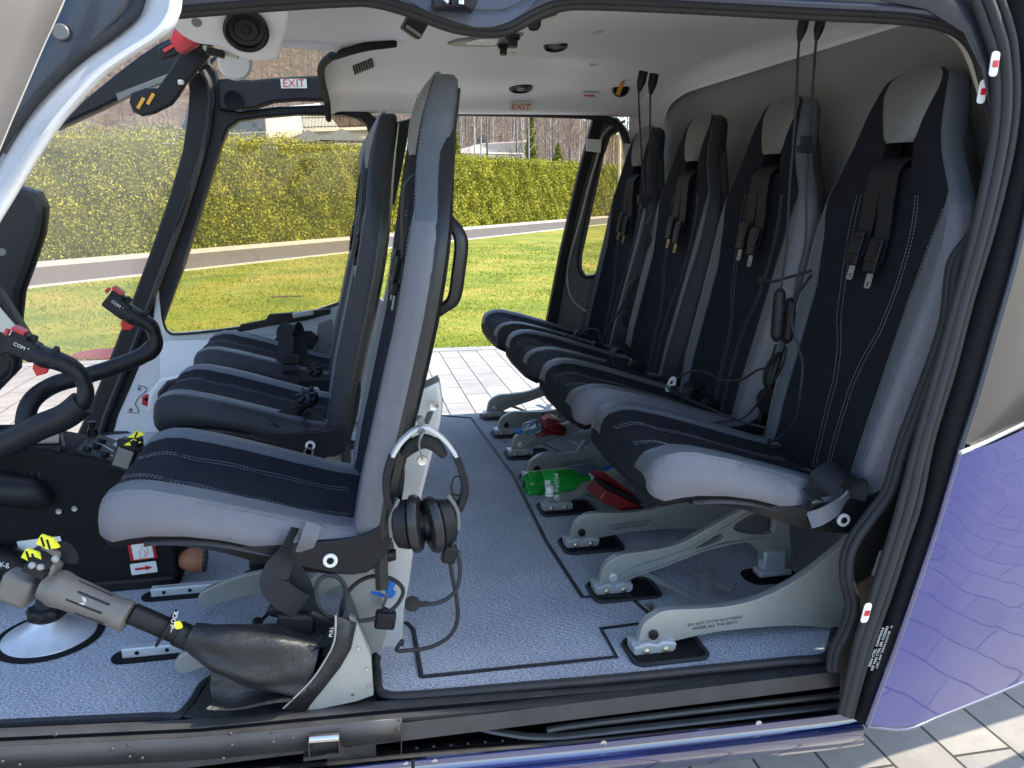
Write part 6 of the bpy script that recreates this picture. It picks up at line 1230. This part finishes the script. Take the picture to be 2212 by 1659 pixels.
def rear_headset(label, u, v, Y, s):
    T = thing('hung_headset', label, 'headset', A(u, v, Y)); P = [A(u+dx*s, v+dy*s, Y+.01) for dx, dy in ((-2, 75), (-14, 40), (-8, 5), (10, -22), (26, -30))]
    obj('headband', MB().ribbon(P, (.2, 1, 0), .02, .004), 'black', T, bev=.001)
    c = A(u+2*s, v+85*s, Y); obj('ear_cup', MB().lathe(c, (-.9, -.5, 0), [(-.02, .001), (-.018, .026), (.0, .03), (.008, .031), (.014, .024), (.014, .0)], 24), 'black', T); obj('cup_ring', MB().lathe(c, (-.9, -.5, 0), [(.009, .032), (.012, .031), (.0125, .027)], 24), 'black', T)
rear_headset('dark headset tucked between the first and second rear seat, upper one', 1778, 455, 1.64, 1.0)
rear_headset('dark headset tucked between the first and second rear seat, lower one', 1665, 790, 1.62, .9)
rear_headset('dark headset hanging between the third and fourth rear seat', 1362, 620, 2.55, .8)
rear_headset('dark headset hanging near the cord clip by the farthest seats', 1402, 480, 2.5, .6)
obj('seat_side_frame', MB().plate([sm2([(.29, .20), (.31, .40), (.345, .52), (.36, .56), (.375, .55), (.36, .42), (.345, .30), (.33, .2)], 4), sm2([(.315, .30), (.325, .40), (.35, .50), (.355, .46), (.34, .36), (.33, .30)], 3)], (0, -.17, 0), (1, 0, 0), (0, 0, 1), .012, .002), 'greyp', A0, world=False)
# --- things stowed under the rear seats
def bottle(name, label, k, u0, v0, u1, v1, Y, r, txt=None, cap='bluecord'):
    a, b = A(u0, v0, Y), A(u1, v1, Y+.03); T = thing(name, label, 'bottle', a.lerp(b, .5)); d = (b-a); L = d.length; d.normalize()
    G = []; uu = d.orthogonal().normalized(); vv = d.cross(uu)
    for f, rr in ((0, .35), (.01, .75), (.05, .95), (.10, 1.0), (.16, .93), (.20, 1.0), (.5, .98), (.54, .92), (.60, .99), (.72, .9), (.82, .55), (.88, .32), (.97, .30), (1, .28)):
        G.append([a+d*L*f+(uu*math.cos(t)+vv*math.sin(t))*r*rr*(1-.10*(f < .12)*(1+math.cos(5*t))/2) for t in np.linspace(0, 2*math.pi, 30, endpoint=False)])
    bo = obj('bottle_body', MB().grid(G, wrapj=True), k, T); obj('cap', MB().cyl(b-d*.002, b+d*.018, r*.38), cap, T)
    if txt:
        G = [[a+d*L*f+(uu*math.cos(t)+vv*math.sin(t))*(r*1.01) for t in np.linspace(0, 2*math.pi, 30, endpoint=False)] for f in (.24, .46)]; lb = obj('label_band', MB().grid(G, wrapj=True), 'greenlabel', bo)
        s_ = V3((0, -1, .25)).normalized(); s_ = (s_-d*s_.dot(d)).normalized(); obj('label_lettering', MB().text(txt, a+d*L*.40+s_*(r*1.05), -(s_.cross(d)), d, .017, .0005).box(a+d*L*.28+s_*r*1.02, (.014, .002, .018), ax=(d, s_, d.cross(s_))), 'label', lb)
M_['greenlabel'] = mat('green_label', (.02, .35, .06), .35)
bottle('green_bottle', 'green plastic water bottle lying bottom towards the aisle under the rear seats', 'green', 1131, 1047, 1275, 1032, 1.93, .032, 'PIWNI', 'label')
bottle('clear_bottle', 'clear bluish bottle behind the green bottle under the rear seats', 'bottleclear', 1210, 1035, 1310, 1015, 2.05, .03, None, 'bluecord')
bottle('water_bottle', 'small clear bottle with blue cap towards the aisle', 'bottleclear', 1165, 918, 1125, 930, 2.33, .022, None, 'bluecord')
T = thing('bottle_cap', 'white bottle top standing beside the green bottle', 'bottle cap', A(1187, 1058, 1.86)); obj('cap', MB().lathe(A(1187, 1064, 1.86), (0, 0, 1), [(0, .010), (.016, .010), (.017, .008), (.017, 0)], 18), 'label', T); obj('cap_ring', MB().lathe(A(1187, 1066, 1.86), (0, 0, 1), [(-.004, .011), (0, .011), (0, .008)], 18), 'label', T)
T = thing('red_bag', 'crumpled red bag behind the third pair of seat legs', 'bag', A(1187, 917, 2.4)); bm_ = MB(); G = []
for i in range(9):
    G.append([A(1187, 918, 2.4)+V3((math.cos(t)*(.055-.004*i)*(1+.1*math.sin(5*t+i)), math.sin(t)*(.04)*(1+.12*math.sin(4*t+i*2)), -.025+i*.0065+.004*math.sin(3*t+i))) for t in np.linspace(0, 2*math.pi, 22, endpoint=False)])
bm_.grid(G, wrapj=True); bm_.f.append(tuple(8*22+k for k in range(22))); bm_.m.append(0); obj('bag_body', bm_, 'redbox', T, smooth=False); obj('bag_fold', MB().ribbon([A(1172, 905, 2.36), A(1190, 898, 2.36), A(1208, 908, 2.36)], (0, 1, 0), .04, .003), 'red', T)
T = thing('red_box', 'torn dark red chocolate box leaning under the near rear seat', 'box', A(1335, 1075, 1.72)); c = A(1330, 1078, 1.80)
bxo = obj('carton', MB().box(c, (.125, .08, .03), rot=(0, 30, 8)), 'redbox', T, bev=.002); obj('torn_flap', MB().box(c+V3((-.02, -.02, .05)), (.11, .06, .002), rot=(-20, 38, 8)), 'redbox', T); obj('inner_tray', MB().box(c+V3((.0, -.01, .026)), (.11, .06, .01), rot=(0, 30, 8)), 'blackm', T); obj('pink_sweet', MB().box(c+V3((-.005, -.03, .045)), (.03, .01, .02), rot=(0, 30, 0)), 'pinkw', T, bev=.003) if 'pinkw' in M_ else None
obj('box_lettering', MB().text('LINDU', c+V3((-.03, -.0435, .012)), (.82, .1, -.5), (.3, 0, .8), .018, .0005), 'label', bxo)
T = thing('red_packet', 'flat red packet lying under the near rear seat', 'packet', A(1480, 1150, 1.62)); obj('wrapper', MB().box(Zp(1480, 1156, .006)+V3((0, .1, 0)), (.11, .06, .012), rot=(0, 0, 10)), 'red', T, bev=.003); obj('seal_edge', MB().box(Zp(1480, 1156, .006)+V3((.06, .11, 0)), (.012, .056, .003), rot=(0, 0, 10)), 'label', T)
T = thing('leather_pouch', 'tan leather pouch lying on the carpet under the pilot cushion', 'pouch', A(420, 1215, 1.72)); obj('pouch', MB().tube([A(388, 1222, 1.74), A(400, 1212, 1.73), A(420, 1208, 1.72), A(443, 1208, 1.72)], [.004, .02, .028, .026], n=14, sm=5), 'browncup', T); obj('dark_mouth', MB().cyl(A(440, 1208, 1.72), A(446, 1208, 1.72), .0265), 'bootl', T)
T = thing('blue_case', 'dark blue case under the pilot seat', 'case', A(600, 1205, 1.7)); obj('case', MB().box(A(620, 1218, 1.75), (.13, .08, .035)), 'blue', T, bev=.004); obj('lid', MB().box(A(620, 1203, 1.75), (.132, .082, .004)), 'blue', T, bev=.001)
T = thing('cargo_ring', 'shiny chrome floor ring in the carpet beside the near leg', 'tie-down ring', Zp(1401, 1312, 0)); c = Zp(1401, 1318, 0); obj('stud', MB().lathe(c, (0, 0, 1), [(0, .010), (.002, .010), (.003, .005), (.010, .005), (.011, .009), (.014, .009), (.015, .004), (.015, 0)], 20), 'steel', T); obj('ring', MB().tube([c+V3((math.cos(t)*.009, math.sin(t)*.009, .009)) for t in np.linspace(0, 6.28, 12, endpoint=False)], .0018, n=6, sm=2, closed=True), 'steel', T)
T = thing('white_ring_tongue', 'white ring tongue of a belt beside the second rear backrest', 'belt tongue', A(1450, 828, 1.82)); obj('ring', MB().plate([sm2([(-.012, -.018), (.008, -.02), (.012, .004), (.006, .016), (-.006, .014)], 3), sm2([(-.004, .0), (.003, -.003), (.004, .006), (-.002, .008)], 2)], A(1450, 828, 1.82), (1, 0, .2), (0, -.3, 1), .002), 'label', T); obj('tab', MB().box(A(1456, 842, 1.82), (.02, .003, .02)), 'strap', T)
